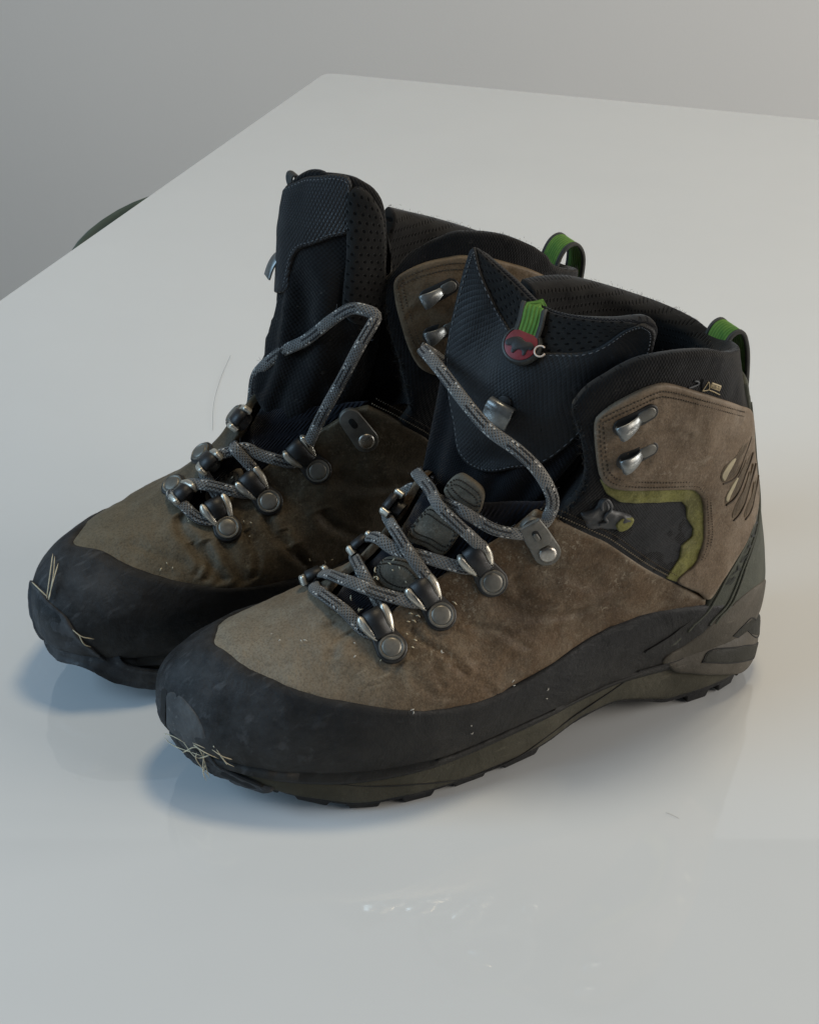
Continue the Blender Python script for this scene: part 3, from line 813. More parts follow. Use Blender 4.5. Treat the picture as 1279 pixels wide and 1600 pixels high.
# ---------- hardware ----------
def lace_hook(B, rivet_px, roller_px, scale=1.0, qpair=None, lift=.24):
    S = B.S
    q1, q2 = qpair if qpair is not None else (B.q(*rivet_px), B.q(*roller_px))
    P1, P2 = S.at(q1, lift)[0], S.at(q2, lift)[0]; n = S.normal(q1)[0] + .6 * S.normal(q2)[0]; n /= np.linalg.norm(n)
    ax = P2 - P1; L = np.linalg.norm(ax - n * (ax @ n)) / scale
    put = lambda VF: place((VF[0] * scale, VF[1]), P1, ax, n)
    base = B.link('lace_hook', put(prism(pill(L + .05, .5, .34), -.25, .10, .05)), M['gun'], sharp=45)
    rv = lathe([(.40, .05), (.41, .13), (.39, .165), (.35, .17), (.33, .15), (.31, .15), (.295, .175), (.24, .195), (.10, .20), (.03, .2)], 26)
    B.link('rivet', put(rv), M['rivet'], base, sharp=50)
    a = np.linspace(0, 1, 12)
    path = np.c_[.42 + (L - .1) * a ** .9 * .9,   .12 + .24 * np.sin(np.clip(a * 1.25, 0, 1) * math.pi / 2)]
    path = np.vstack([path, [(L + .40, .33), (L + .50, .24), (L + .50, .10)]])
    B.link('roller', put(strip(path, None, np.interp(np.linspace(0, 1, len(path)), [0, .35, 1], [.58, .5, .62]), .14)), M['roller'], base)
    for sd in (-1, 1):
        c = [(L - .40, sd * .28), (L - .15, sd * .22), (L + .12, sd * .25), (L + .42, sd * .29), (L + .55, sd * .40), (L + .42, sd * .53), (L + .1, sd * .52), (L - .2, sd * .42)]
        pl = smooth_line(np.array(c), .07, True)
        V, F = prism(pl, .02, .37, .09)
        k = np.clip((V[:, 0] - (L - .4)) / .5, 0, 1); V[:, 2] *= .35 + .65 * k
        B.link('claw', put((V, F)), M['steel'], base, sharp=50)
    return base

def ankle_plate(B, rivet_px, top_px, folded=True):
    S = B.S; q1, q2 = B.q(*rivet_px), B.q(*top_px); P1, P2 = S.at(q1, .33)[0], S.at(q2, .36)[0]
    n = S.normal(q1)[0] + S.normal(q2)[0]; n /= np.linalg.norm(n); ax = P2 - P1; L = np.linalg.norm(ax)
    put = lambda VF: place(VF, P1, ax, n)
    base = B.link('ankle_hook', put(prism(pill(L + .1, .56, .50), -.2, .10, .04)), M['bronze'], sharp=45)
    B.link('rivet', put(lathe([(.36, .05), (.37, .14), (.34, .19), (.26, .22), (.1, .235), (.03, .236)], 26)), M['rivet2'], base, sharp=50)
    r = .18; w = .46
    pl = smooth_line(np.array([(L * .48, -w), (L * .48, w), (L + .42, w), (L + .5, w - .1), (L + .5, -w + .1), (L + .42, -w)]), .08, True, 6)
    if folded: B.link('hook_flap', put(prism(pl, .12, .27, .05)), M['bronze'], base, sharp=45)
    z = .275 if folded else .105
    B.link('slot', put(prism(pill(.26, .14, .14) + [L * .80, 0], z - .05, z + .004, .002)), M['hole'], base)
    if folded: B.link('slot_tab', put(prism(pill(.20, .10, .10) + [L * .78, .03], z - .02, z + .05, .03)), M['bronze'], base)
    return base

def cuff_hook(B, c_px, e_px, surf_h=.34, flip=1):
    """open speed hook: oval seat with a plate curling out of it"""
    S = B.S; q1, q2 = B.q(*c_px), B.q(*e_px); P1, P2 = S.at(q1, surf_h)[0], S.at(q2, surf_h)[0]
    n = S.normal(q1)[0]; ax = P2 - P1; L = np.linalg.norm(ax)
    put = lambda VF: place(VF, P1, ax, n)
    base = B.link('speed_hook', put(prism(pill(L, .40, .34), -.25, .05, .03)), M['gun'], sharp=45)
    B.link('rivet', put(prism(pill(L * .25, .24, .24) + [L * .75, 0], .03, .10, .04)), M['bronze'], base)
    a = np.linspace(0, 1, 12)
    path = np.c_[L * .62 - (L * .62 + .25) * a, .05 + .40 * np.sin(a * math.pi * .62) ** .8]
    path = np.vstack([path, path[-1] + [-.03, -.10], path[-1] + [.02, -.18]])
    w = np.interp(np.linspace(0, 1, len(path)), [0, .3, .75, 1], [.36, .52, .72, .66])
    V, F = strip(path, None, w, .09)
    B.link('hook_flap', put((V, F)), M['clear'], base)
    return base

def text_mesh(txt, size):
    c = bpy.data.curves.new('t', 'FONT'); c.body = txt; c.size = size; c.align_x = 'CENTER'; c.align_y = 'CENTER'; c.resolution_u = 3
    o = bpy.data.objects.new('t', c); COL.objects.link(o); bpy.context.view_layer.update()
    me = o.to_mesh(); V = np.array([v.co for v in me.vertices]); F = [tuple(p.vertices) for p in me.polygons]
    o.to_mesh_clear(); bpy.data.objects.remove(o); bpy.data.curves.remove(c)
    return V, F
def text_on(B, name, txt, qa, qb, height, h, mat, parent=None, stretch=1.0, surf=None):
    surf = surf or B.S; V, F = text_mesh(txt, 1.0); w = np.ptp(V[:, 0]); hgt = np.ptp(V[:, 1])
    qa, qb = np.array(qa), np.array(qb); d = qb - qa; L = np.linalg.norm(d); d /= L; nn = np.array([-d[1], d[0]])
    if B.vis < 0: nn = nn
    q = (qa + qb) / 2 + (V[:, :1] / w * L) * d + (V[:, 1:2] / hgt * height) * nn
    P = surf.at(q, h); 
    return link(name, P, F if surf.sign > 0 else [tuple(reversed(f)) for f in F], mat, parent or B.root, mir=B.mir, smooth=False)
def cord_on(B, name, pts, r, mat, parent=None, h=.3, surf=None, px=True, closed=False):
    surf = surf or B.S
    q = (B.qs(pts) if surf is B.S else B.tq(pts)) if px else np.array(pts)
    q = smooth_line(q, .08, closed); P = surf.at(q, h)
    if closed: P = np.vstack([P, P[:1]])
    V, F, U = tube(P, r, surf.normal(q) if not closed else None, 6)
    return link(name, V, F, mat, parent or B.root, U, B.mir)

def net_surface(B, rows, sign):
    """interpolating sheet through a net of local points: q = (across, up) in cm"""
    N = np.array(rows[::-1], float); nr, nc = N.shape[:2]      # bottom row first
    w = np.linalg.norm(np.diff(N, axis=1), axis=2).sum(1).mean(); hgt = np.linalg.norm(np.diff(N, axis=0), axis=2).sum(0).mean()
    def f(q):
        q = np.atleast_2d(q); a = q[:, 0] / w; b = q[:, 1] / hgt
        cols = np.stack([cr(N[:, c], t=b) for c in range(nc)], 1)       # (n, nc, 3)
        out = np.zeros((len(q), 3)); x = np.clip(a, 0, 1) * (nc - 1); i = np.minimum(np.floor(x).astype(int), nc - 2); t = (x - i)[:, None]
        ext = np.concatenate([2 * cols[:, :1] - cols[:, 1:2], cols, 2 * cols[:, -1:] - cols[:, -2:-1]], 1); k = np.arange(len(q))
        p0, p1, p2, p3 = ext[k, i], ext[k, i + 1], ext[k, i + 2], ext[k, i + 3]
        return p1 + .5 * t * ((p2 - p0) + t * ((2 * p0 - 5 * p1 + 4 * p2 - p3) + t * (3 * (p1 - p2) + p3 - p0)))
    s = Surface(f, (0, 0), (w, hgt), (70, 80), sign); s.w, s.h = w, hgt
    return s
def sym_fn(us, vsv):
    """even function of u through samples (chart heights)"""
    o = np.argsort(us); us = np.asarray(us)[o]; vsv = np.asarray(vsv)[o]
    keep = np.r_[True, np.diff(us) > 1e-3]; us, vsv = us[keep], vsv[keep]
    return lambda u: float(interp1(abs(u), us, vsv))

def crease_disp(B, lines, base=.0, seed=0., amp=.05, scale=.55, amp2=.02):
    """gentle waviness plus creases; lines = (points in px, depth, width)"""
    L = [(smooth_line(B.qs(p), .1), dp, wd) for p, dp, wd in lines]
    def f(Q, P, d):
        h = fbm(P, scale, 3, seed) * amp + fbm(P, scale * 4, 2, seed + 5) * amp2
        for q, dp, wd in L:
            x = seg_dist(Q, q, False); h = h - dp * np.exp(-(x / wd) ** 2) + dp * .45 * np.exp(-((x - 2.1 * wd) / (1.2 * wd)) ** 2)
        return h * np.clip(d / .25, 0, 1)
    return f

def build_sole(B, bumper):
    S = B.S
    wav = lambda Q, P, d: fbm(P, .7, 2, 3.) * .04
    B.band('midsole', lambda u: -.089, lambda u: .014 , M['mid'], .10, .12, 0.0, disp=wav)
    B.band('outsole', lambda u: -.099, lambda u: -.080, M['out'], .08, .08, -.02, nv=6)
    # underside
    n = 60; u = np.linspace(.002, .498, n); V = []; F = []
    for sgn in (1, -1):
        P = B.body(np.stack([sgn * u * QU, np.full(n, -.097 * QV)], 1)); V.append(P)
    V = np.vstack(V)
    for i in range(n - 1): F.append((i, i + 1, n + i + 1, n + i))
    link('sole_underside', V, F, M['out'], B.root, mir=B.mir, smooth=False)
    # tread lugs round the edge
    spots = [x for x in np.arange(.035, .262, .0305)] + [x for x in np.arange(.372, .49, .030)]
    rng = np.random.RandomState(5)
    for sgn in (1, -1):
        for k, uc in enumerate(spots):
            w = .0102 + rng.rand() * .0028; q = []
            for du, dv in ((-1, -.086), (-.75, -.119), (.75, -.119), (1, -.086)):
                q.append(((sgn * (uc + du * w)) * QU, dv * QV))
            q = np.array(q); P = B.body(q); N = S.normal(q); N[:, 2] = 0; N /= np.linalg.norm(N, axis=1, keepdims=True) + 1e-9
            outp = P + N * (.02 + .08 * rng.rand()); inn = P - N * 1.3; inn[[1, 2], 2] = P[[1, 2], 2]; 
            lowz = P[[1, 2], 2].min(); outp[[1, 2], 2] = np.maximum(P[[1, 2], 2], 0.0) + .005; inn[[1, 2], 2] = np.maximum(P[[1, 2], 2], 0) + .005
            V = np.vstack([outp, inn]); F = [(0, 1, 2, 3), (7, 6, 5, 4), (0, 4, 5, 1), (1, 5, 6, 2), (2, 6, 7, 3), (3, 7, 4, 0)]
            if sgn * B.vis < 0: F = [tuple(reversed(f)) for f in F]
            o = link('lug', V, F, M['out'], B.root, mir=B.mir, smooth=False)
            bv = o.modifiers.new('bevel', 'BEVEL'); bv.width = .0007; bv.segments = 2

def stuff_bits(B, name, pts, mat, label, h0=.3, lmin=.1, lmax=.35, r=.022, spread=10, n=1):
    rng = np.random.RandomState(len(pts) * 7 + 1); parts = []
    for (px, py) in pts:
        for _ in range(n):
            q = B.q(px + rng.randn() * spread, py + rng.randn() * spread); P = B.S.at(q, h0)[0]; N = B.S.normal(q)[0]
            a = rng.randn(3); a -= N * (a @ N); a /= np.linalg.norm(a); L = lmin + (lmax - lmin) * rng.rand()
            b = np.cross(N, a); c = P + N * .02
            pp = [c - a * L / 2, c + b * L * .12 * rng.randn() + N * .03, c + a * L / 2]
            V, F, _ = tube(pp, (r * 1.6, r), np.tile(N, (3, 1)), 5, taper=[.4, 1, .4]); parts.append((V, F))
    V, F = merge(*parts)
    o = link(name, V, F, mat, None, mir=B.mir); o.location = B.root.location; o.rotation_euler = B.root.rotation_euler
    return tag(o, label, None, None, 'stuff')

def straw_tuft(B, lines, label, r=.03):
    """a few dry stems; lines are lists of lace-style points"""
    parts = []
    for spec in lines:
        P, N = B.lace_path(spec, .12); n = len(P)
        V, F, _ = tube(P, (r * 1.5, r * .7), N, 5, taper=np.clip(np.minimum(np.arange(n), np.arange(n)[::-1]) / 3 + .35, 0, 1)); parts.append((V, F))
    V, F = merge(*parts); o = link('straw_tuft', V, F, M['straw'], None, mir=B.mir); o.location = B.root.location; o.rotation_euler = B.root.rotation_euler
    return tag(o, label, 'straw')

def fuzz(B, name, qpath, surf, n, h, mat, length=.18, seed=1, r=.006):
    rng = np.random.RandomState(seed); parts = []; Q = smooth_line(qpath, .05)
    for _ in range(n):
        q = Q[rng.randint(len(Q))] + rng.randn(2) * .05; P = surf.at(q, h * rng.rand())[0]; N = surf.normal(q)[0]
        d = N * .5 + np.array([0, 0, .8]) + rng.randn(3) * .55; d /= np.linalg.norm(d); e = rng.randn(3) * .35; L = length * (.4 + rng.rand())
        V, F, _ = tube([P, P + d * L * .5, P + (d + e) * L], r, None, 3, cap=False); parts.append((V, F))
    V, F = merge(*parts); return link(name, V, F, mat, B.root, mir=B.mir, kind='stuff')

def mirror(q): return np.asarray(q) * [-1, 1]

def build_boot(B, c):
    S = B.S
    build_sole(B, c.get('bumper'))
    # ---- rubber rand -------------------------------------------------
    rq = B.qs(c['rand']); ur = np.r_[0, np.abs(rq[1:, 0]) / QU, c.get('rand_u', [])]; vr = np.r_[rq[0, 1] / QV, rq[1:, 1] / QV, c.get('rand_v', [])]
    k = ur < .43; ur, vr = np.r_[ur[k], .455, .5], np.r_[vr[k], .13, .10]
    c['rand_tab'] = (ur, vr); vr0 = sym_fn(ur, vr); gu = np.linspace(-.5, .5, 401); gv = np.array([vr0(x) for x in gu]); kk = np.hanning(23); kk /= kk.sum()
    gv = np.convolve(np.r_[gv[-12:-1], gv, gv[1:12]], kk, 'valid'); vrand = lambda u: float(np.interp(u, gu, gv))
    wav = crease_disp(B, c.get('rand_creases', []), amp=.045, seed=c['seed'], amp2=.012)
    B.band('rubber_rand', lambda u: -.018 - .055 * math.exp(-(u / .11) ** 2), vrand, c['m_rand'], .16, .07, .14, nu=420, nv=26, disp=wav)
    # ---- leather vamp with its throat --------------------------------
    seam = B.qs(c['seam']); thr_l = B.qs(c['throat']); tip = seam[-1]
    if 'seam_q' in c: seam = np.array(c['seam_q']); tip = seam[-1]
    thr_m = B.qs(c['throat_m']) if 'throat_m' in c else mirror(thr_l)[::-1]
    ub = abs(tip[0]); bot = np.stack([np.linspace(-ub, ub, 60), np.full(60, .01 * QV)], 1)
    outline = np.vstack([bot, smooth_line(seam[::-1], .2), smooth_line(np.vstack([thr_l, thr_m]), .12), smooth_line(mirror(seam), .2)])
    vout = outline
    patch(S, 'vamp', outline, c['m_vamp'], B.root, B.mir, h=.2, b=.11, off=0.0, res=.17, step=.14, disp=crease_disp(B, c['creases'], amp=.06, seed=c['seed'] + 2, amp2=.02))
    for dd in (.16, .36):
        p = inset(smooth_line(seam, .2), dd * c['seam_side'], False); B.stitches('seam_stitching', p, M['thread_l'] if dd < .2 else M['thread'], h=.21)
    B.qseam = seam
    # ---- black inner boot / collar -----------------------------------
    rim = B.qs(c['rim']); fr = B.qs(c['bootie_front'])
    far = np.array([q for q in (B.q_far(*p) for p in c['far_rim']) if q is not None])
    low = .30 * QV
    ufm = far[-1, 0]
    outline = np.vstack([smooth_line(fr, .2), smooth_line(np.vstack([rim, far]), .15), smooth_line(np.array([far[-1], (ufm + .3, far[-1, 1] - 2.5), (ufm + 1.5, .62 * QV), (ufm + .5, .45 * QV), (ufm - 1., low)]), .2),
                         np.stack([np.linspace(ufm - 1.2, fr[0, 0] + .3, 30), np.full(30, low)], 1)])
    B.q_rim = np.vstack([rim, far]); cd0 = crease_disp(B, [], amp=.07, seed=c['seed'] + 4, scale=.35, amp2=.03)
    vo2 = resample(vout, .4, True)
    def cd(Q, P, d):
        ins = inside(Q, vo2) | inside(Q - [QU, 0], vo2); return cd0(Q, P, d) - np.where(ins, .28 * np.clip(np.minimum(seg_dist(Q, vo2), seg_dist(Q - [QU, 0], vo2)) / .4, .25, 1), 0)
    patch(S, 'collar', outline, [M['black'], M['lining']], B.root, B.mir, h=.16, b=.3, inner=.75, inner_b=.45, res=.3, step=.15, disp=cd)
    # the inner sock that closes the boot below the tongue
    B.band('inner_sock', lambda u: .1, lambda u: .60 - .1 * (abs(u) > .2), M['black'], .02, .1, -.5, nu=120, nv=10)
    # ---- tongue -------------------------------------------------------
    T = B.T; w, h = T.w, T.h
    P = np.array([(0.02 * w, 0), (0, .5 * h), (.0, .9 * h), (.02 * w, h * .99), (.2 * w, h), (.5 * w, h), (.8 * w, h), (.92 * w, h * .992), (.975 * w, h * .965), (.995 * w, h * .92), (w, .86 * h), (w, .5 * h), (.98 * w, 0), (.5 * w, 0)])
    patch(T, 'tongue', resample(P, .15, True), [c.get('m_tongue', M['navy']), M['lining']], B.root, B.mir, h=.12, b=.25, inner=.55, inner_b=.4, res=.28, disp=lambda Q, P, d: (fbm(P, .6, 3, c['seed']) * c.get('tamp', .08) + c.get('fold', 0.) * np.clip((.66 - Q[:, 1] / h) / .12, 0, 1) * np.sin(Q[:, 0] * 3.6 + 1.6 * fbm(P * [1, 1, .25], .45, 2, 4.)) + c.get('fold', 0.) * .5 * np.clip((.66 - Q[:, 1] / h) / .12, 0, 1) * fbm(P * [1.6, 1.6, .35], 1.1, 2, 2.)) * np.clip(d / .4, 0, 1))
    # gusset folds between tongue edge and collar front
    n = 26; tt = np.linspace(.02, .93, n); A = T.f(np.stack([np.full(n, w * .97), tt * h], 1)) - T.normal(np.stack([np.full(n, w * .95), tt * h], 1)) * .35
    fq = resample(smooth_line(fr, .2), .1); fq = fq[np.linspace(0, len(fq) - 1, n).astype(int)] + [.25, 0]
    Cc = S.at(fq, -.4); V = []; F = []; m = 14
    for i in range(n):
        for j in range(m):
            t = j / (m - 1); p = A[i] * (1 - t) + Cc[i] * t; sg = math.sin(t * math.pi) * (1.1 + .25 * math.sin(i * .7)) + .22 * math.sin(t * 9 + i * .3) * math.sin(t * math.pi)
            V.append(p + np.array([-.6, -.75 * B.vis, 0]) * sg)
    for i in range(n - 1):
        for j in range(m - 1): F.append((i * m + j, i * m + j + 1, (i + 1) * m + j + 1, (i + 1) * m + j))
    link('gusset', V, F, M['black'], B.root, uv=np.array([(j * .4, i * .4) for i in range(n) for j in range(m)]), mir=B.mir)
    # lower tongue seen through the throat
    lt = np.vstack([inset(smooth_line(thr_l, .2), -.5 * c['seam_side'], False), inset(smooth_line(thr_m, .2), -.5 * c['seam_side'], False)])
    ql = smooth_line(np.vstack([thr_l + [.9, .2], thr_m[:1] + [0, -1.0], thr_m + [-.9, .2]]), .15)
    patch(S, 'lower_tongue', ql, M['knit'], B.root, B.mir, h=.1, b=.3, off=-.42, res=.25, disp=lambda Q, P, d: fbm(P, .8, 3, 1.) * .12)
    for k, (pp, mat, hh, off) in enumerate(c['pads']):
        o = B.patch('tongue_patch', pp, mat, off=off, h=hh, b=.1, res=.16)
        q = smooth_line(B.qs(pp), .1, True)
        for dd in (.17, .33):
            pi = inset(q, dd); 
            if len(pi) > 6: B.stitches('stitching', np.vstack([pi, pi[:1]]), M['thread_d'], h=off + hh + .015, spacing=.22, rad=.035, parent=o)
    # ---- heel strip ----------------------------------------------------
    hs = smooth_line(B.qs(c['heel_strip']) if 'heel_strip' in c else np.array(c['heel_strip_q']), .15); B.hs = hs
    other = hs * [-1, 1] + [QU, 0]
    outline = np.vstack([hs, other[::-1]])
    patch(S, 'heel_strip', outline, M['strip'], B.root, B.mir, h=.18, b=.16, off=.12, res=.2, step=.14)
    for sgn, par in ((1, 0.28), (1, 1.3), (1, 1.6)):
        qq = hs[8:-6] + [par, 0]; qq = qq[qq[:, 0] < QU * .5 + .2]
        if len(qq) > 8: cord_on(B, 'strip_rib', qq[::3], .075, M['strip'], h=.30, px=False)
    fuzz(B, 'frayed_edge', fr, S, 240, .12, M['thread_d'], .2, 6, .009)
    # ---- laces ----------------------------------------------------------
    parts = []; us = []
    s0 = 0
    for spec in c['laces']:
        P, N = B.lace_path(spec); wob = fbm(P, .9, 2, 2.) * .05
        n = len(P); V, F, U = tube(P + N * wob[:, None], (.262, .125), N, 14); U = U + [s0, 0]; s0 += 3.7; parts.append((V, F)); us.append(U)
    V, F = merge(*parts); B.link('lace', (V, F), M['lace'], uv=np.vstack(us))
    rng = np.random.RandomState(3); fz = []
    for V0, F0 in parts:
        for _ in range(26):
            i = rng.randint(len(V0)); d = rng.randn(3); d[2] = abs(d[2]); d /= np.linalg.norm(d); p = V0[i]; L = .08 + .2 * rng.rand()
            v, f, _ = tube([p, p + d * L * .5, p + d * L + rng.randn(3) * .06], .006, None, 3, cap=False); fz.append((v, f))
    V, F = merge(*fz); B.link('lace_fuzz', (V, F), M['thread_g'], kind='stuff')
    # ---- hardware ---------------------------------------------------------
    for a, b_ in c['hooks']: lace_hook(B, a, b_, 1.28)
    for qa, qb in c['hooks_m']: lace_hook(B, None, None, 1.2, (np.array(qa), np.array(qb)))
    ankle_plate(B, *c['plate'])
    # ---- pull loop ----------------------------------------------------------
    lp = smooth_line(np.array(c['loop']), .12); T_ = np.gradient(lp, axis=0); ups = np.cross(T_, [0, 1, 0])
    V, F, U = ribbon(lp, ups, 1.35, .12); lo = B.link('pull_loop', (V, F), M['green'], uv=U)
    for sd in (-1, 1):
        V, F, U = ribbon(lp + [0, sd * .68, 0], ups, .2, .16); B.link('loop_edge', (V, F), M['grey_web'], lo, uv=U)
# =====================================================================
# near boot (left foot, outer side towards us)
# =====================================================================
BL = Boot((15.6, 63.9, 0), 24.0, 1, 1, 0.0, 'near hiking boot with a round red badge on its black tongue')
net = [[(745, 383, -2.8), (800, 432, -1.4), (855, 480, .2), (930, 496, 1.9), (1010, 497, 3.1)],
       [(731, 405, -2.9), (785, 500, -1.2), (835, 548, .5), (930, 543, 2.1), (1026, 522, 3.2)],
       [(702, 520, -2.8), (735, 600, -1.2), (790, 625, .4), (865, 640, 1.7), (985, 610, 2.9)],
       [(678, 640, -2.4), (712, 690, -1), (760, 730, .3), (812, 735, 1.2), (895, 725, 2.3)],
       [(655, 745, -2.1), (690, 772, -.8), (725, 792, .3), (765, 812, 1.0), (825, 805, 1.8)]]
BL.T = net_surface(BL, [[BL.sag(*p) for p in r] for r in net], 1)
cL = dict(tamp=.06, fold=.10, seed=1., seam_side=1, m_rand=M['rand'], m_vamp=M['vamp_L'],
    rand=[(345, 993), (358, 1017), (389, 1041), (437, 1063), (503, 1087), (568, 1099), (634, 1104.5), (687, 1104.5), (730, 1098), (760, 1086), (807, 1065), (853.5, 1036), (904, 1000), (947, 974.7), (990, 958.5), (1048, 944), (1098, 940.5)],
    seam=[(838, 797), (877, 812), (916, 829), (950, 846), (986, 871), (1029, 896), (1062, 913), (1100, 933)],
    throat=[(832, 800), (785, 838), (738, 866), (700, 893), (658, 921), (622, 948), (590, 972), (560, 976)],
    throat_m=[(530, 960), (512, 938), (535, 900), (578, 864), (628, 800), (652, 752)],
    creases=[([(640, 985), (690, 1020), (725, 1050)], .11, .10), ([(700, 1040), (745, 1062), (770, 1080)], .09, .08), ([(625, 1035), (610, 1060), (570, 1075)], .06, .1), ([(560, 985), (535, 1000), (520, 1030)], .07, .16), ([(800, 900), (815, 930), (860, 945)], .06, .14), ([(730, 975), (780, 985), (820, 1010)], .07, .12), ([(655, 1000), (675, 1040), (690, 1075)], .05, .07), ([(770, 930), (850, 960), (900, 955)], .06, .3),
             ([(640, 1040), (660, 1075), (700, 1090)], .04, .12), ([(845, 880), (900, 900), (950, 920)], .05, .3), ([(520, 980), (560, 1010), (600, 1045)], .06, .35)],
    rim=[(893, 634), (915, 608), (945, 588), (1000, 561), (1060, 549), (1110, 546), (1140, 549)],
    bootie_front=[(862, 830), (880, 800), (905, 770), (914, 735), (908, 690), (898, 660), (893, 638)],
    far_rim=[(1120, 522), (1080, 496), (1000, 461), (900, 432), (850, 430), (815, 436)],
    pads=[([(672, 788), (700, 806), (722, 824), (712, 846), (692, 869), (660, 855), (632, 838), (648, 810)], M['pad'], .16, -.30),
          ([(578, 897), (600, 868), (640, 872), (664, 898), (640, 926), (605, 927)], M['pad'], .16, -.30),
          ([(692, 768), (700, 752), (713, 741), (726, 743), (747, 758), (756, 772), (754, 790), (744, 806), (715, 795)], M['pad'], .16, -.12)],
    heel_strip=[(1157, 600), (1163, 650), (1168, 710), (1170, 765), (1167, 800), (1157, 836), (1141, 866), (1122, 897), (1104, 930), (1088, 955), (1058, 985), (1028, 1012)],
    laces=[
        [('s', 494, 918, .22), ('s', 500, 932, .42), ('s', 522, 947, .5), ('s', 544, 964, .45), ('s', 566, 988, .40), ('s', 582, 996, .30), ('s', 592, 990, .20)],
        [('s', 592, 984, .18), ('s', 600, 970, .34), ('s', 597, 952, .35), ('s', 580, 918, .25), ('s', 565, 888, .3), ('s', 560, 874, .34), ('s', 566, 866, .2)],
        [('s', 500, 914, .22), ('s', 515, 911, .5), ('s', 554, 917, .62), ('s', 593, 930, .66), ('s', 640, 942, .45), ('s', 655, 942, .30), ('s', 664, 936, .2)],
        [('s', 666, 930, .18), ('s', 672, 912, .40), ('s', 651, 876, .55), ('s', 631, 840, .5), ('s', 615, 811, .5), ('s', 612, 800, .32), ('s', 616, 793, .2)],
        [('s', 572, 858, .22), ('s', 583, 850, .45), ('s', 603, 849, .5), ('s', 623, 861, .4), ('s', 662, 868, .38), ('s', 694, 877, .42), ('s', 722, 884, .40), ('s', 737, 884, .3), ('s', 746, 878, .2)],
        [('s', 748, 873, .18), ('s', 756, 858, .42), ('s', 740, 834, .65), ('s', 719, 813, .7), ('s', 694, 786, .75), ('y', 672, 765, .3), ('y', 654, 743, -1.1), ('y', 650, 737, -1.8), ('y', 655, 745, -2.6)],
        [('s', 617, 790, .2), ('y', 621, 779, -2.2), ('y', 632, 770, -1.8), ('y', 648, 763, -1.3), ('y', 668, 773, -.5), ('s', 717, 790, .45), ('s', 748, 808, .45), ('s', 772, 819, .5), ('s', 800, 824, .5), ('s', 822, 826, .42), ('s', 834, 822, .40)],
        [('s', 838, 818, .40), ('y', 856, 808, 3.3), ('y', 863, 779, 3.8), ('y', 842, 738, 3.5), ('y', 809, 704, 2.9), ('y', 765, 672, 1.9), ('y', 727, 629, .6), ('y', 696, 588, -.9), ('y', 671, 557, -2.3), ('y', 661, 546, -3.1), ('y', 664, 547, -3.7), ('y', 684, 560, -4.4), ('y', 716, 590, -4.7), ('y', 712, 640, -4.4), ('y', 690, 700, -3.6)]],
    hooks=[((611, 1014), (592, 983)), ((687, 963), (665, 931)), ((767, 907), (746, 874))],
    hooks_m=[],
    plate=((851, 858), (832, 823)),
    loop=[(3.35, 0, 13.8), (3.2, 0, 15.2), (2.85, 0, 16.1), (2.3, 0, 16.25), (1.95, 0, 15.5), (1.8, 0, 14.3), (1.75, 0, 12.8)])
# medial hooks sit beyond the crest of the instep
for px, (ra, rb) in zip(((497, 915), (571, 860), (617, 793)), cL['hooks']):
    q = BL.q(*px); dv = (BL.S.f(BL.q(*ra)) - BL.S.f(BL.q(*rb)))[0] * [1, -1, 1]; cL['hooks_m'].append((BL.S.near(BL.S.f(q)[0] + dv * 1.05), q))
build_boot(BL, cL)

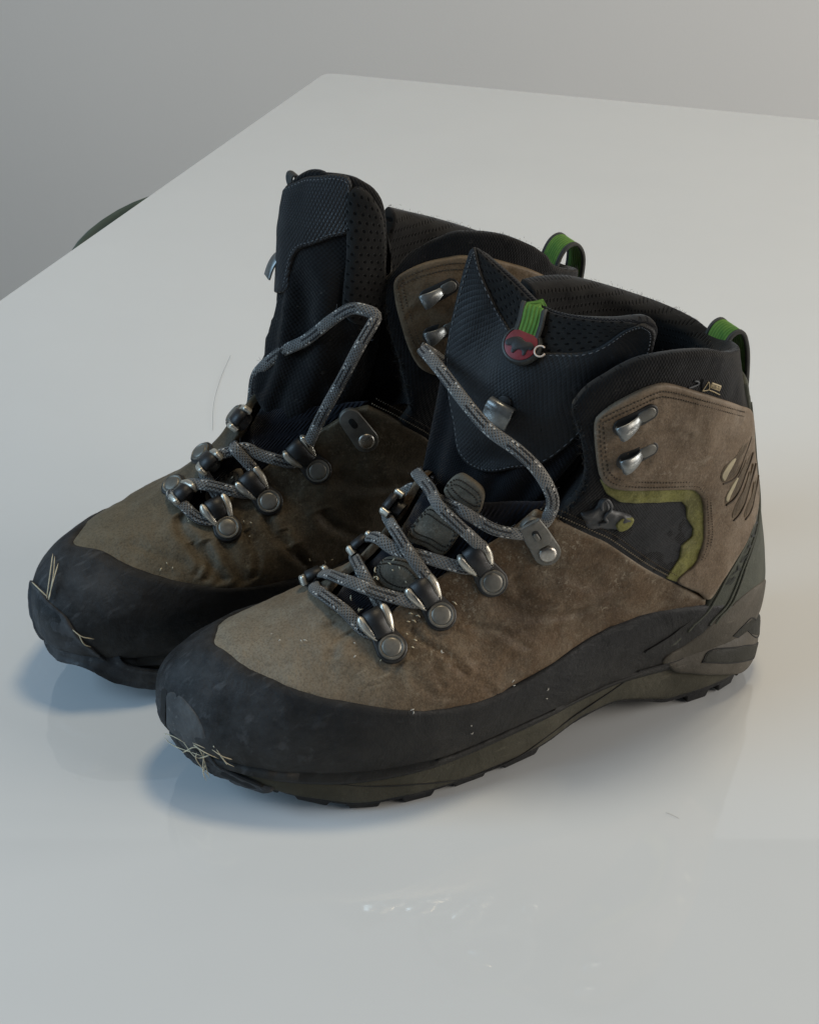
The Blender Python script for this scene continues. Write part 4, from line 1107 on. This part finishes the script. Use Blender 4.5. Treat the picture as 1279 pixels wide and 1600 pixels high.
def build_near_details(B):
    S, T = B.S, B.T
    # brown cuff with yellow-green trim over the mesh panel
    mesh_poly = [(930, 762), (990, 764), (1060, 766), (1085, 775), (1090, 840), (1075, 880), (1060, 916), (1029, 903), (986, 878), (950, 853), (905, 832), (890, 815), (915, 790)]
    B.patch('mesh_panel', mesh_poly, M['meshp'], h=.10, b=.15, off=.06, res=.2)
    trim = [(934, 745), (944, 767), (964, 780), (987, 782.5), (1034.5, 781), (1060, 780), (1067, 788), (1068, 806), (1078, 822), (1076, 835), (1060, 849), (1057, 868), (1042, 890), (1036, 900),
            (1052, 906), (1090, 880), (1100, 837), (1098, 775), (1088, 757), (1068, 752), (967, 752), (950, 746)]
    B.patch('trim', trim, M['yellow'], smooth=False, h=.10, b=.06, off=.14, res=.14, disp=lambda Q, P, d: fbm(P, 3., 2, 4.) * .03)
    cuff = [(929, 649), (938, 640), (953, 629), (985, 611), (1017, 598), (1040, 596), (1074, 605), (1113, 618), (1145, 631), (1162, 645), (1166, 691), (1172, 750), (1171, 800), (1160, 837), (1143, 868), (1124, 899), (1102, 932), (1085, 922),
            (1052, 903), (1079, 876), (1092, 838), (1093, 805), (1091, 780), (1083, 765), (1068, 760), (1017, 761), (967, 761), (946, 755), (935, 742), (930, 720), (927, 691), (926, 663)]
    qc = B.qs(cuff); qd = smooth_line(qc, .1, True, 8)
    cz = B.patch('cuff', cuff, M['cuff_L'], h=.16, b=.10, off=.20, res=.17, disp=crease_disp(B, [([(985, 672), (1040, 668), (1070, 674)], .06, .1), ([(1010, 655), (1045, 640), (1075, 630)], .04, .2), ([(960, 730), (985, 718), (1000, 715)], .08, .25), ([(1040, 700), (1090, 690)], .04, .3)], amp=.05, seed=3.))
    patch(S, 'cuff', mirror(qd), M['cuff_L'], B.root, B.mir, h=.16, b=.10, off=.20, res=.3)
    top = smooth_line(B.qs([(933, 740), (929, 700), (929, 650), (953, 630), (1017, 600), (1040, 598), (1074, 607), (1113, 620), (1150, 635)]), .1)
    low = smooth_line(B.qs([(933, 742), (946, 755), (967, 760), (1068, 759), (1083, 765), (1091, 780), (1093, 838), (1081, 872)]), .1)
    for dd in (.20, .40):
        B.stitches('cuff_stitching', inset(top, -dd, False), M['thread'], h=.37, parent=cz, spacing=.2)
        B.stitches('cuff_stitching', inset(low, dd, False), M['thread'], h=.37, parent=cz, spacing=.2)
    for a, b_, w in (((1117, 747), (1157, 679), 12.), ((1122, 781), (1160, 704), 8.), ((1133, 806), (1164, 722), 6.5), ((1150, 806), (1168, 742), 4.5)):
        a, b_ = np.array(a), np.array(b_); d = b_ - a; nn = np.array([d[1], -d[0]]) / np.linalg.norm(d)
        mid = a + d * .3; bend = nn * -3
        poly = [a, a + d * .12 + nn * w * .8 + bend * .5, mid + nn * w + bend, a + d * .65 + nn * w * .45 + bend, b_, a + d * .65 - nn * w * .35 + bend, mid - nn * w * .8 + bend, a + d * .1 - nn * w * .6]
        o = B.patch('cuff_slot', [tuple(p) for p in poly], M['slot'], cz, h=.05, b=.05, off=.345, res=.12)
        inn = [tuple(np.mean(poly, 0) + (np.array(p) - np.mean(poly, 0)) * [.66, .82]) for p in poly]
        B.patch('slot_recess', inn, M['slot'], o, h=.012, b=.03, off=.395, res=.12)
        cord_on(B, 'slot_fold', [tuple(a + d * t + nn * (w * k) + bend * .8) for t, k in ((-.02, .0), (.12, -.75), (.3, -.95), (.65, -.5), (1.0, 0))], .045, M['thread'], o, h=.385)
        if w > 7:
            pl = [tuple(a + d * t + nn * k) for t, k in ((.05, -2), (.12, w * .5), (.38, w * .5), (.52, 1), (.2, -1))]
            B.patch('slot_lining', pl, M['slotl'], o, h=.01, b=.03, off=.41, res=.12)
    cuff_hook(B, (968, 661), (1008, 637)); cuff_hook(B, (972, 713), (1008, 694))
    # label on the collar: gold peak and boxed lettering
    lb = B.patch('woven_label', [(1090, 606), (1092, 589), (1122, 597), (1119, 617)], M['black'], smooth=False, h=.03, b=.03, off=.17, res=.15)
    cord_on(B, 'label_mark', [(1091, 607.5), (1096, 600), (1100.8, 593.5), (1101, 605), (1091, 607.5)], .022, M['gold'], lb, h=.22)
    cord_on(B, 'label_mark', [(1101, 606), (1109, 609.5), (1117, 614)], .022, M['gold'], lb, h=.22)
    bx = B.patch('label_box', [(1103, 602.5), (1106, 594), (1120.5, 600), (1117.5, 609)], M['gold'], lb, smooth=False, h=.015, b=.02, off=.205, res=.15)
    text_on(B, 'label_text', 'GORE-TEX', B.q(1105.2, 599.5), B.q(1118, 604.8), .17, .228, M['hole'], bx)
    cord_on(B, 'loose_thread', [(1071, 603), (1078, 600.5), (1086, 597), (1085.5, 593), (1080, 592)], .035, M['thread_g'], h=.2)
    # raised lettering on the heel strip
    ka = np.array([B.S.f(B.hs)[i] for i in range(len(B.hs))]); zz = ka[:, 2]; ia, ib = np.abs(zz - 5.9).argmin(), np.abs(zz - 8.6).argmin()
    text_on(B, 'strip_letters', 'SYSTEM', B.hs[ia] + [.62, 0], B.hs[ib] + [.72, 0], .5, .345, M['letter'])
    # heel clip windows and midsole lines
    o = B.patch('heel_clip', [(1190, 905), (1172, 912), (1148, 930), (1112, 962), (1066, 1000), (1030, 1024), (1040, 1040), (1078, 1048), (1110, 1050), (1150, 1046), (1175, 1027), (1190, 1000), (1191, 950)], M['clip'], h=.10, b=.14, off=.25, res=.2)
    for pp in ([(1136, 987), (1151, 972), (1166, 961), (1180, 966), (1187, 970), (1186, 988), (1160, 989)], [(1089, 1031), (1100, 1018), (1125, 1012), (1160, 1005), (1178, 1003), (1170, 1020), (1150, 1029), (1120, 1031)]):
        B.patch('clip_window', pp, M['window'], o, smooth=False, h=.02, b=.05, off=.345, res=.15)
        q = B.qs(pp); cord_on(B, 'window_rim', np.vstack([q, q[:1]]), .03, M['hole'], o, h=.355, px=False)
    for ln, r in (([(990, 1050), (1030, 1038), (1060, 1028), (1086, 1015)], .035), ([(430, 1212), (520, 1222), (640, 1224), (720, 1214), (780, 1194), (850, 1150), (920, 1100), (990, 1052)], .03), ([(1000, 1014), (1050, 982), (1080, 958)], .04)):
        cord_on(B, 'midsole_groove', ln, r, M['hole'], h=.115 if r < .032 else .32)
    # black textured leather on the tongue
    tl = [(743, 386), (753, 420), (775, 470), (800, 512), (835, 547), (870, 550), (930, 543), (975, 512), (1003, 502), (1016, 507), (1023, 520), (1022, 545), (1004, 580), (970, 612), (930, 650), (885, 695), (842, 724), (802, 730), (782, 735), (755, 736), (732, 724), (717, 700), (712, 655), (705, 610), (704, 540), (716, 470), (730, 408)]
    lm = patch(T, 'tongue_lining', resample(np.array([(.05, .62 * T.h), (.05, T.h * .985), (T.w * .88, T.h * .985), (T.w * .94, T.h * .96), (T.w * .965, T.h * .9), (T.w * .97, .62 * T.h)]), .3, True), M['lining'], B.root, B.mir, h=.09, b=.2, off=.12, res=.25)
    tg = B.patch('tongue_leather', tl, M['emboss'], surf=T, h=.14, b=.09, off=.16, res=.17, disp=lambda Q, P, d: fbm(P, .5, 3, 2.) * .10 * np.clip(d / .6, 0, 1))
    q = smooth_line(B.tq(tl), .1, True); B.stitches('tongue_stitching', inset(q, .16), M['thread_g'], surf=T, h=.315, spacing=.2, parent=tg, rad=.02)
    # hook on the tongue
    q = B.tq([(787, 640)])[0]; P = T.at(q, .3)[0]; n = T.normal(q)[0]; up = T.at(q + [0, 1])[0] - T.at(q)[0]
    path = [(.35, .0), (.42, .16), (.36, .33), (.15, .42), (-.2, .40), (-.5, .32), (-.62, .22)]
    path = smooth_line(np.array(path), .07)
    V, F = strip(path, None, np.interp(np.linspace(0, 1, len(path)), [0, .5, .9, 1], [1.1, 1.2, 1.1, .7]), .08)
    hk = B.link('tongue_hook', place((V, F), P, up, n), M['clear'])
    B.link('hook_base', place(prism(pill(.5, .3, .3) - [.1, 0], -.1, .06, .03), P, up, n), M['gun'], hk)
    # badge: strap, disc, emblem, ring
    d0 = B.dirl(cam_ray(825, 540)); q = B.tq([(825, 540)])[0]; P = T.at(q, .55)[0]; n = T.normal(q)[0] * .8 + np.array([.05, .3, .55]); n /= np.linalg.norm(n)
    up = B.tq([(836, 505)])[0]; upv = T.at(up, .3)[0] - P; 
    put = lambda VF, O=P: place(VF, O, upv, n)
    bd = B.link('badge', put(lathe([(.72, -.22), (.80, -.2), (.82, -.1), (.78, -.02), (.80, .02), (.76, .10), (.70, .12), (.68, .08), (.02, .08)], 36)), M['badge'], sharp=40)
    B.link('badge_face', put(lathe([(.67, .04), (.665, .10), (.63, .115), (.02, .118)], 36)), M['red'], bd, sharp=40)
    em = np.array([(-.05, .50), (.10, .36), (.2, .12), (.12, -.12), (.16, -.30), (.06, -.46), (-.08, -.42), (-.1, -.30), (-.28, -.30), (-.34, -.22), (-.2, -.14), (-.22, .02), (-.38, .1), (-.34, .2), (-.18, .24), (-.22, .42), (-.14, .52)]) * 1.2
    B.link('badge_emblem', put(prism(smooth_line(em, .05, True, 6), .10, .145, .01)), M['mam'], bd)
    rc = B.T.hit(B.C, B.dirl(cam_ray(844, 549))); Pr = P + (n * .16)
    dd = B.dirl(cam_ray(843.5, 549)); t = ((Pr - B.C) @ n) / (dd @ n); Pc = B.C + dd * t
    e1 = upv / np.linalg.norm(upv); e1 = e1 - n * (e1 @ n); e1 /= np.linalg.norm(e1); e2 = np.cross(n, e1)
    ring = [Pc + e1 * .22 * math.cos(a) + e2 * .22 * math.sin(a) + n * .03 for a in np.linspace(-.5, 4.6, 26)]
    V, F, U = tube(ring, .035, None, 8); B.link('badge_ring', (V, F), M['wring'], bd)
    p0 = B.tq([(838, 484)])[0]; 
    strap = [T.at(p0, .02)[0], T.at(p0, .25)[0] + [0, 0, .12], T.at(up, .42)[0], P - n * .1 + upv * .12, P - n * .18]
    strap = smooth_line(np.array(strap), .1); V, F, U = ribbon(strap, n, .86, .1)
    st_ = B.link('badge_strap', (V, F), M['green'], bd, uv=U)
    sidev = np.cross(upv / np.linalg.norm(upv), n)
    for sd in (-1, 1):
        V, F, U = ribbon(strap + sidev * sd * .46, n, .2, .13); B.link('strap_edge', (V, F), M['grey_web'], bd, uv=U)
    # grey lace keeper at the ankle
    kp = B.patch('lace_keeper', [(904, 797), (915, 795), (928, 789), (934, 776), (945, 774), (951, 784), (955, 792), (969, 796), (984, 803), (976, 818), (958, 824), (935, 824), (913, 820), (909, 810)], M['grey_plastic'], h=.30, b=.16, off=.06, res=.12, disp=lambda Q, P, d: fbm(P, 2.2, 2, 1.) * .14)
    B.patch('keeper_tip', [(958, 812), (968, 802), (984, 804), (976, 818), (962, 823)], M['yellow'], kp, h=.05, b=.06, off=.34, res=.12)
    cord_on(B, 'keeper_loop', [(936, 790), (936, 778), (944, 774), (950, 786), (940, 800), (943, 808), (930, 812)], .07, M['grey_plastic'], kp, h=.36)
    # peeling toe: grey worn patch, dark crack, lifted lip of sole rubber
    B.patch('worn_toe_patch', [(271, 1082), (286, 1082), (302, 1098), (318, 1120), (328, 1148), (318, 1160), (295, 1152), (273, 1147), (269, 1112)], M['scuffed'], h=.04, b=.16, off=.29, res=.15, disp=lambda Q, P, d: fbm(P, 2.5, 3, 1.) * .03)
    B.patch('toe_crack', [(265, 1076), (272, 1080), (270, 1100), (270, 1125), (272, 1148), (265, 1146), (263, 1120), (263, 1098)], M['hole'], h=.02, b=.05, off=.33, res=.12)
    B.patch('toe_crack', [(272, 1148), (296, 1160), (330, 1180), (372, 1204), (412, 1222), (408, 1228), (368, 1211), (326, 1190), (290, 1168), (268, 1153)], M['hole'], h=.02, b=.05, off=.26, res=.12)
    lip = [(262, 1076), (268, 1080), (266, 1110), (278, 1140), (302, 1154), (334, 1178), (370, 1205), (410, 1222), (430, 1229), (390, 1231), (345, 1212), (295, 1181), (262, 1155), (245, 1131), (247, 1104)]
    B.patch('toe_lip', lip, M['toecap'], h=.12, b=.10, off=.14, res=.16, disp=lambda Q, P, d: fbm(P, 1.8, 3, 7.) * .06 + .12 * np.clip(1 - d / .4, 0, 1))
    fuzz(B, 'collar_fuzz', B.q_rim, S, 260, .05, M['thread_d'], .07, 3)
build_near_details(BL)

# =====================================================================
# far boot (right foot, inner side towards us)
# =====================================================================
BR = Boot((8.0, 73.0, 0), 25.0, -1, -1, 2.1, 'far hiking boot with its black tongue standing tall, partly hidden behind the other')
s = BR.sag
net = [[(11.3, 3.4, 20.2), s(452, 296, 1.3), s(487, 270, -.1), s(545, 274, -1.6), s(600, 298, -2.2)],
       [(11.7, 3.4, 18.3), s(443, 350, 1.3), s(475, 378, -.4), s(545, 385, -1.8), s(604, 385, -2.0)],
       [(12.2, 3.2, 15.8), s(438, 440, 1.0), s(470, 470, -.6), s(540, 470, -1.9), s(598, 480, -1.8)],
       [(13.2, 2.9, 13.3), s(431, 525, .9), s(455, 560, -.5), s(520, 570, -1.7), s(580, 590, -1.8)],
       [(14.4, 2.4, 10.8), s(398, 608, .8), s(420, 650, -.4), s(470, 670, -1.3), s(525, 690, -2.2)]]
BR.T = net_surface(BR, net, -1)
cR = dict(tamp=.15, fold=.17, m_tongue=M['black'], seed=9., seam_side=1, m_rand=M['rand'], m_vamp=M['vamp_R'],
    rand=[(125, 836), (155, 859), (194, 879), (233, 895), (266, 905), (325, 913), (378, 913), (450, 902), (520, 885)],
    seam=[(838, 797)], seam_q=BL.qseam, throat=[(548, 640), (520, 660), (470, 690), (440, 710), (400, 742), (370, 768), (340, 793), (318, 800)],
    throat_m=[(300, 798), (283, 788), (300, 765), (340, 725), (385, 665), (396, 620)],
    creases=[([(285, 810), (300, 850), (330, 885), (345, 905)], .16, .2), ([(320, 850), (330, 880), (322, 905)], .1, .14), ([(420, 800), (440, 850), (480, 880)], .12, .14), ([(385, 830), (400, 865), (395, 900)], .09, .1), ([(460, 850), (475, 880), (478, 895)], .1, .08), ([(300, 850), (312, 880), (305, 900)], .08, .1), ([(500, 800), (540, 830), (600, 840)], .08, .2), ([(440, 830), (450, 850)], .07, .12),
             ([(365, 830), (360, 880), (380, 905)], .08, .22), ([(520, 740), (580, 760), (640, 750)], .08, .4), ([(200, 850), (240, 865), (290, 885)], .04, .2)],
    rim=[(602, 432), (612, 424), (640, 394), (680, 374), (720, 362), (790, 368), (850, 396), (876, 418)],
    bootie_front=[(640, 640), (632, 600), (622, 560), (610, 520), (603, 480), (601, 445)],
    far_rim=[(862, 408), (800, 383), (740, 358), (680, 340), (630, 328), (606, 322)],
    pads=[([(318, 770), (345, 745), (372, 730), (378, 745), (355, 765), (335, 785)], M['pad'], .14, -.3)],
    heel_strip_q=BL.hs, 
    rand_u=list(cL['rand_tab'][0][12:-2]), rand_v=list(cL['rand_tab'][1][12:-2]),
    laces=[
        [('s', 284, 774, .22), ('s', 272, 779, .42), ('s', 288, 795, .5), ('s', 308, 814, .45), ('s', 326, 820, .38), ('s', 337, 816, .28), ('s', 342, 809, .2)],
        [('s', 344, 805, .18), ('s', 352, 794, .36), ('s', 340, 775, .3), ('s', 330, 757, .3), ('s', 323, 742, .38), ('s', 329, 731, .2)],
        [('s', 288, 772, .22), ('s', 300, 763, .5), ('s', 330, 764, .6), ('s', 361, 770, .58), ('s', 380, 773, .42), ('s', 390, 770, .3), ('s', 397, 765, .2)],
        [('s', 399, 760, .18), ('s', 402, 741, .42), ('s', 386, 719, .65), ('s', 373, 703, .7), ('y', 369, 690, .6), ('y', 374, 676, 1.3), ('y', 382, 664, 1.9)],
        [('s', 334, 726, .22), ('s', 346, 717, .48), ('s', 362, 711, .5), ('s', 388, 702, .55), ('s', 407, 710, .5), ('s', 430, 716, .5), ('s', 452, 721, .40), ('s', 464, 718, .3), ('s', 471, 711, .2)],
        [('s', 473, 706, .18), ('s', 482, 690, .5), ('y', 503, 649, -3.3), ('y', 534, 593, -3.9), ('y', 562, 540, -4.2), ('y', 582, 506, -4.2), ('y', 587, 494, -4.0), ('y', 578, 487, -3.8), ('y', 550, 482, -3.2), ('y', 519, 499, -2.4), ('y', 478, 531, -1.3), ('y', 441, 549, -.3), ('y', 411, 573, .6), ('y', 399, 592, 1.0), ('y', 394, 630, 1.6), ('y', 386, 655, 2.0)]],
    hooks=[((355, 828), (343, 807)), ((419, 785), (398, 761)), ((495, 733), (472, 708))],
    hooks_m=[], plate=((570, 683), (549, 654), False),
    loop=[(1.9, 0, 13.8), (1.6, 0, 15.3), (1.15, 0, 16.15), (.55, 0, 16.3), (.15, 0, 15.6), (.25, 0, 14.3), (.75, 0, 12.7)])
for px, (ra, rb) in zip(((287, 774), (333, 727), (383, 660)), cR['hooks']):
    q = BR.q(*px); dv = (BR.S.f(BR.q(*ra)) - BR.S.f(BR.q(*rb)))[0] * [1, -1, 1]; cR['hooks_m'].append((BR.S.near(BR.S.f(q)[0] + dv * 1.05), q))
build_boot(BR, cR)

def build_far_details(B):
    S, T = B.S, B.T
    cuff = [(616, 448), (618, 436), (625, 428), (645, 416), (672, 406), (700, 400), (725, 397), (770, 402), (830, 420), (865, 445), (875, 500), (860, 560), (800, 575), (740, 580), (690, 585), (660, 576), (646, 560), (636, 538), (627, 508), (619, 475)]
    cz = B.patch('cuff', cuff, M['cuff_R'], h=.16, b=.10, off=.20, res=.17, disp=crease_disp(B, [([(640, 490), (670, 480), (700, 480)], .06, .2)], amp=.06, seed=6.))
    patch(S, 'cuff', mirror(smooth_line(B.qs(cuff), .1, True, 8)) - [0, 3.2], M['cuff_R'], B.root, B.mir, h=.16, b=.10, off=.20, res=.3)
    top = smooth_line(B.qs([(655, 572), (640, 545), (628, 508), (620, 475), (617, 445), (628, 428), (672, 407), (725, 398), (790, 408)]), .1)
    for dd in (.20, .40): B.stitches('cuff_stitching', inset(top, -dd, False), M['thread'], h=.37, parent=cz)
    cuff_hook(B, (668, 462), (703, 443)); cuff_hook(B, (672, 520), (705, 505))
    # textured tongue leather
    w, h = T.w, T.h
    tl = [(452, 292), (470, 281), (500, 273), (530, 270), (548, 278), (551, 300), (549, 340), (546, 362), (520, 370), (490, 382), (472, 388), (462, 402), (456, 430), (450, 455)]
    q = B.tq(tl); qq = np.vstack([q, [(.9, q[-1, 1] - 1.2), (.4, .45 * h), (.35, .75 * h), (.4, .93 * h)]])
    tg = patch(T, 'tongue_leather', smooth_line(qq, .12, True), M['emboss2'], B.root, B.mir, h=.14, b=.09, off=.12, res=.17, disp=lambda Q, P, d: fbm(P, .5, 3, 2.) * .08 * np.clip(d / .6, 0, 1))
    B.stitches('tongue_stitching', inset(smooth_line(q, .1), -.16, False), M['thread_g'], surf=T, h=.275, parent=tg, rad=.022)
    # black roll at the top and the loose side piece
    patch(T, 'tongue_side', smooth_line(np.array([(.745 * w, .45 * h), (.735 * w, .75 * h), (.735 * w, .92 * h), (.77 * w, .965 * h), (.84 * w, .98 * h), (.92 * w, .955 * h), (.98 * w, .88 * h), (.985 * w, .7 * h), (.98 * w, .45 * h)]), .15, True), M['lining'], B.root, B.mir, h=.38, b=.38, off=.04, res=.2)
    cord_on(B, 'tongue_binding', [(.05 * w, .99 * h), (.25 * w, .995 * h), (.45 * w, 1.0 * h), (.6 * w, .99 * h), (.66 * w, .94 * h)], .16, M['black'], h=.05, surf=T, px=False)
    B.stitches('zigzag_stitching', np.array([(.60 * w + (.06 * w if k % 2 else 0), (.66 - .012 * k) * h) for k in range(22)]), M['thread_d'], surf=T, h=.16, spacing=.12, rad=.02)
    # hook in profile on the front of the tongue, and the folded label on its shoulder
    P = B.sag(447, 408, 1.1); n = np.array([.95, .1, .3]); n /= np.linalg.norm(n); up = np.array([0, 0, 1.])
    path = smooth_line(np.array([(.15, -.1), (.25, .1), (.22, .28), (.05, .44), (-.3, .55), (-.75, .58)]) * 1.15, .07)
    V, F = strip(path, None, .8, .1); B.link('tongue_hook', place((V, F), P, up, n), M['clear'])
    P = B.sag(456, 286, 1.0); path = smooth_line(np.array([(0, 0, -.4), (.12, 0, .1), (.05, 0, .42), (-.2, 0, .36), (-.28, 0, -.1), (-.26, 0, -.5)]) + P, .08)
    V, F, U = ribbon(path, np.cross(np.gradient(path, axis=0), [0, 1, 0]), .7, .08); B.link('tongue_tab', (V, F), M['grey_web'], uv=U)
    # peeling sole lip at the toe
    lip = [(58, 909), (68, 916), (84, 940), (103, 957), (118, 975), (135, 997), (152, 1009), (190, 1030), (240, 1041), (262, 1046), (262, 1064), (225, 1064), (184, 1055), (138, 1036), (89, 1011), (60, 985), (47, 956), (49, 931)]
    B.patch('toe_lip', lip, M['toecap'], h=.14, b=.10, off=.16, res=.16, disp=lambda Q, P, d: fbm(P, 1.6, 3, 7.) * .05 + .16 * np.clip(1 - d / .4, 0, 1))
    fuzz(B, 'collar_fuzz', B.q_rim, S, 260, .05, M['thread_d'], .08, 4)
build_far_details(BR)

# =====================================================================
# chaff, straw, hairs
# =====================================================================
straw_tuft(BL, [[('s', 262, 1150, .6), ('s', 290, 1158, .55), ('s', 325, 1166, .5)], [('s', 328, 1192, .5), ('s', 336, 1175, .6), ('s', 343, 1158, .45)], [('s', 318, 1162, .5), ('s', 322, 1178, .6), ('s', 334, 1205, .5)],
    [('s', 340, 1160, .5), ('s', 355, 1168, .55), ('s', 368, 1190, .5)], [('s', 300, 1160, .5), ('s', 318, 1164, .6), ('s', 336, 1180, .5)], [('s', 312, 1150, .5), ('s', 330, 1158, .5)], [('s', 345, 1162, .4), ('s', 360, 1175, .55), ('s', 372, 1182, .5)],
    [('s', 268, 1142, .55), ('s', 285, 1140, .5), ('s', 302, 1150, .5)], [('s', 300, 1168, .5), ('s', 322, 1172, .62), ('s', 338, 1200, .55)], [('s', 326, 1170, .5), ('s', 331, 1190, .6), ('s', 330, 1210, .7)], [('s', 350, 1165, .5), ('s', 346, 1180, .55), ('s', 362, 1192, .5)], [('s', 308, 1163, .55), ('s', 330, 1160, .62), ('s', 350, 1172, .5)]], 'dry straw caught in the split toe of the near boot', .019)
straw_tuft(BR, [[('s', 88, 938, .55), ('s', 92, 905, .5), ('s', 94, 878, .45)], [('s', 84, 936, .5), ('s', 90, 900, .6), ('s', 91, 874, .4)], [('s', 66, 913, .5), ('s', 78, 925, .6), ('s', 86, 935, .5)], [('s', 86, 938, .5), ('s', 94, 912, .6), ('s', 99, 888, .5)]],
    'pale straw stems stuck upright in the toe of the far boot', .020)
straw_tuft(BR, [[('s', 120, 977, .5), ('s', 133, 986, .55), ('s', 150, 992, .4)], [('s', 128, 983, .5), ('s', 136, 996, .55), ('s', 145, 1003, .4)]], 'short straw wisp on the lower toe edge of the far boot', .018)
stuff_bits(BL, 'chaff', [(590, 1010), (600, 1030), (575, 990), (645, 1010), (540, 960), (560, 975), (590, 900), (570, 905), (700, 950), (640, 970), (655, 905), (615, 880), (585, 920)], M['straw'], 'straw-coloured chaff scattered round the laces of the near boot', .26, .08, .26, .022, 9, 4)
stuff_bits(BL, 'lint', [(795, 1060), (690, 1030), (842, 1078), (735, 1135), (560, 1020), (480, 1010), (430, 1010), (640, 1105)], M['lint'], 'small pale specks of lint on the side of the near boot', .34, .05, .18, .018, 6, 2)
stuff_bits(BR, 'chaff', [(300, 815), (330, 790), (375, 755), (260, 890), (390, 820), (500, 870)], M['straw'], 'bits of chaff along the laces of the far boot', .26, .06, .2, .018, 10, 3)
def hair(pts, label, r=.005):
    P = smooth_line(np.array([table_at(*p, z=.03 + .04 * (k % 2)) for k, p in enumerate(pts)]), .15); V, F, _ = tube(P, r, None, 4)
    c = P[0].copy(); c[2] = 0; o = link('hair', V - c, F, M['thread_d']); o.location = c * .01; tag(o, label, 'hair', 'hairs lying on the table')
hair([(332, 672), (334, 630), (345, 590), (360, 555)], 'thin dark hair on the table left of the far boot', .006)
hair([(1040, 1270), (1050, 1274), (1060, 1279)], 'short hair on the table right of the near boot')
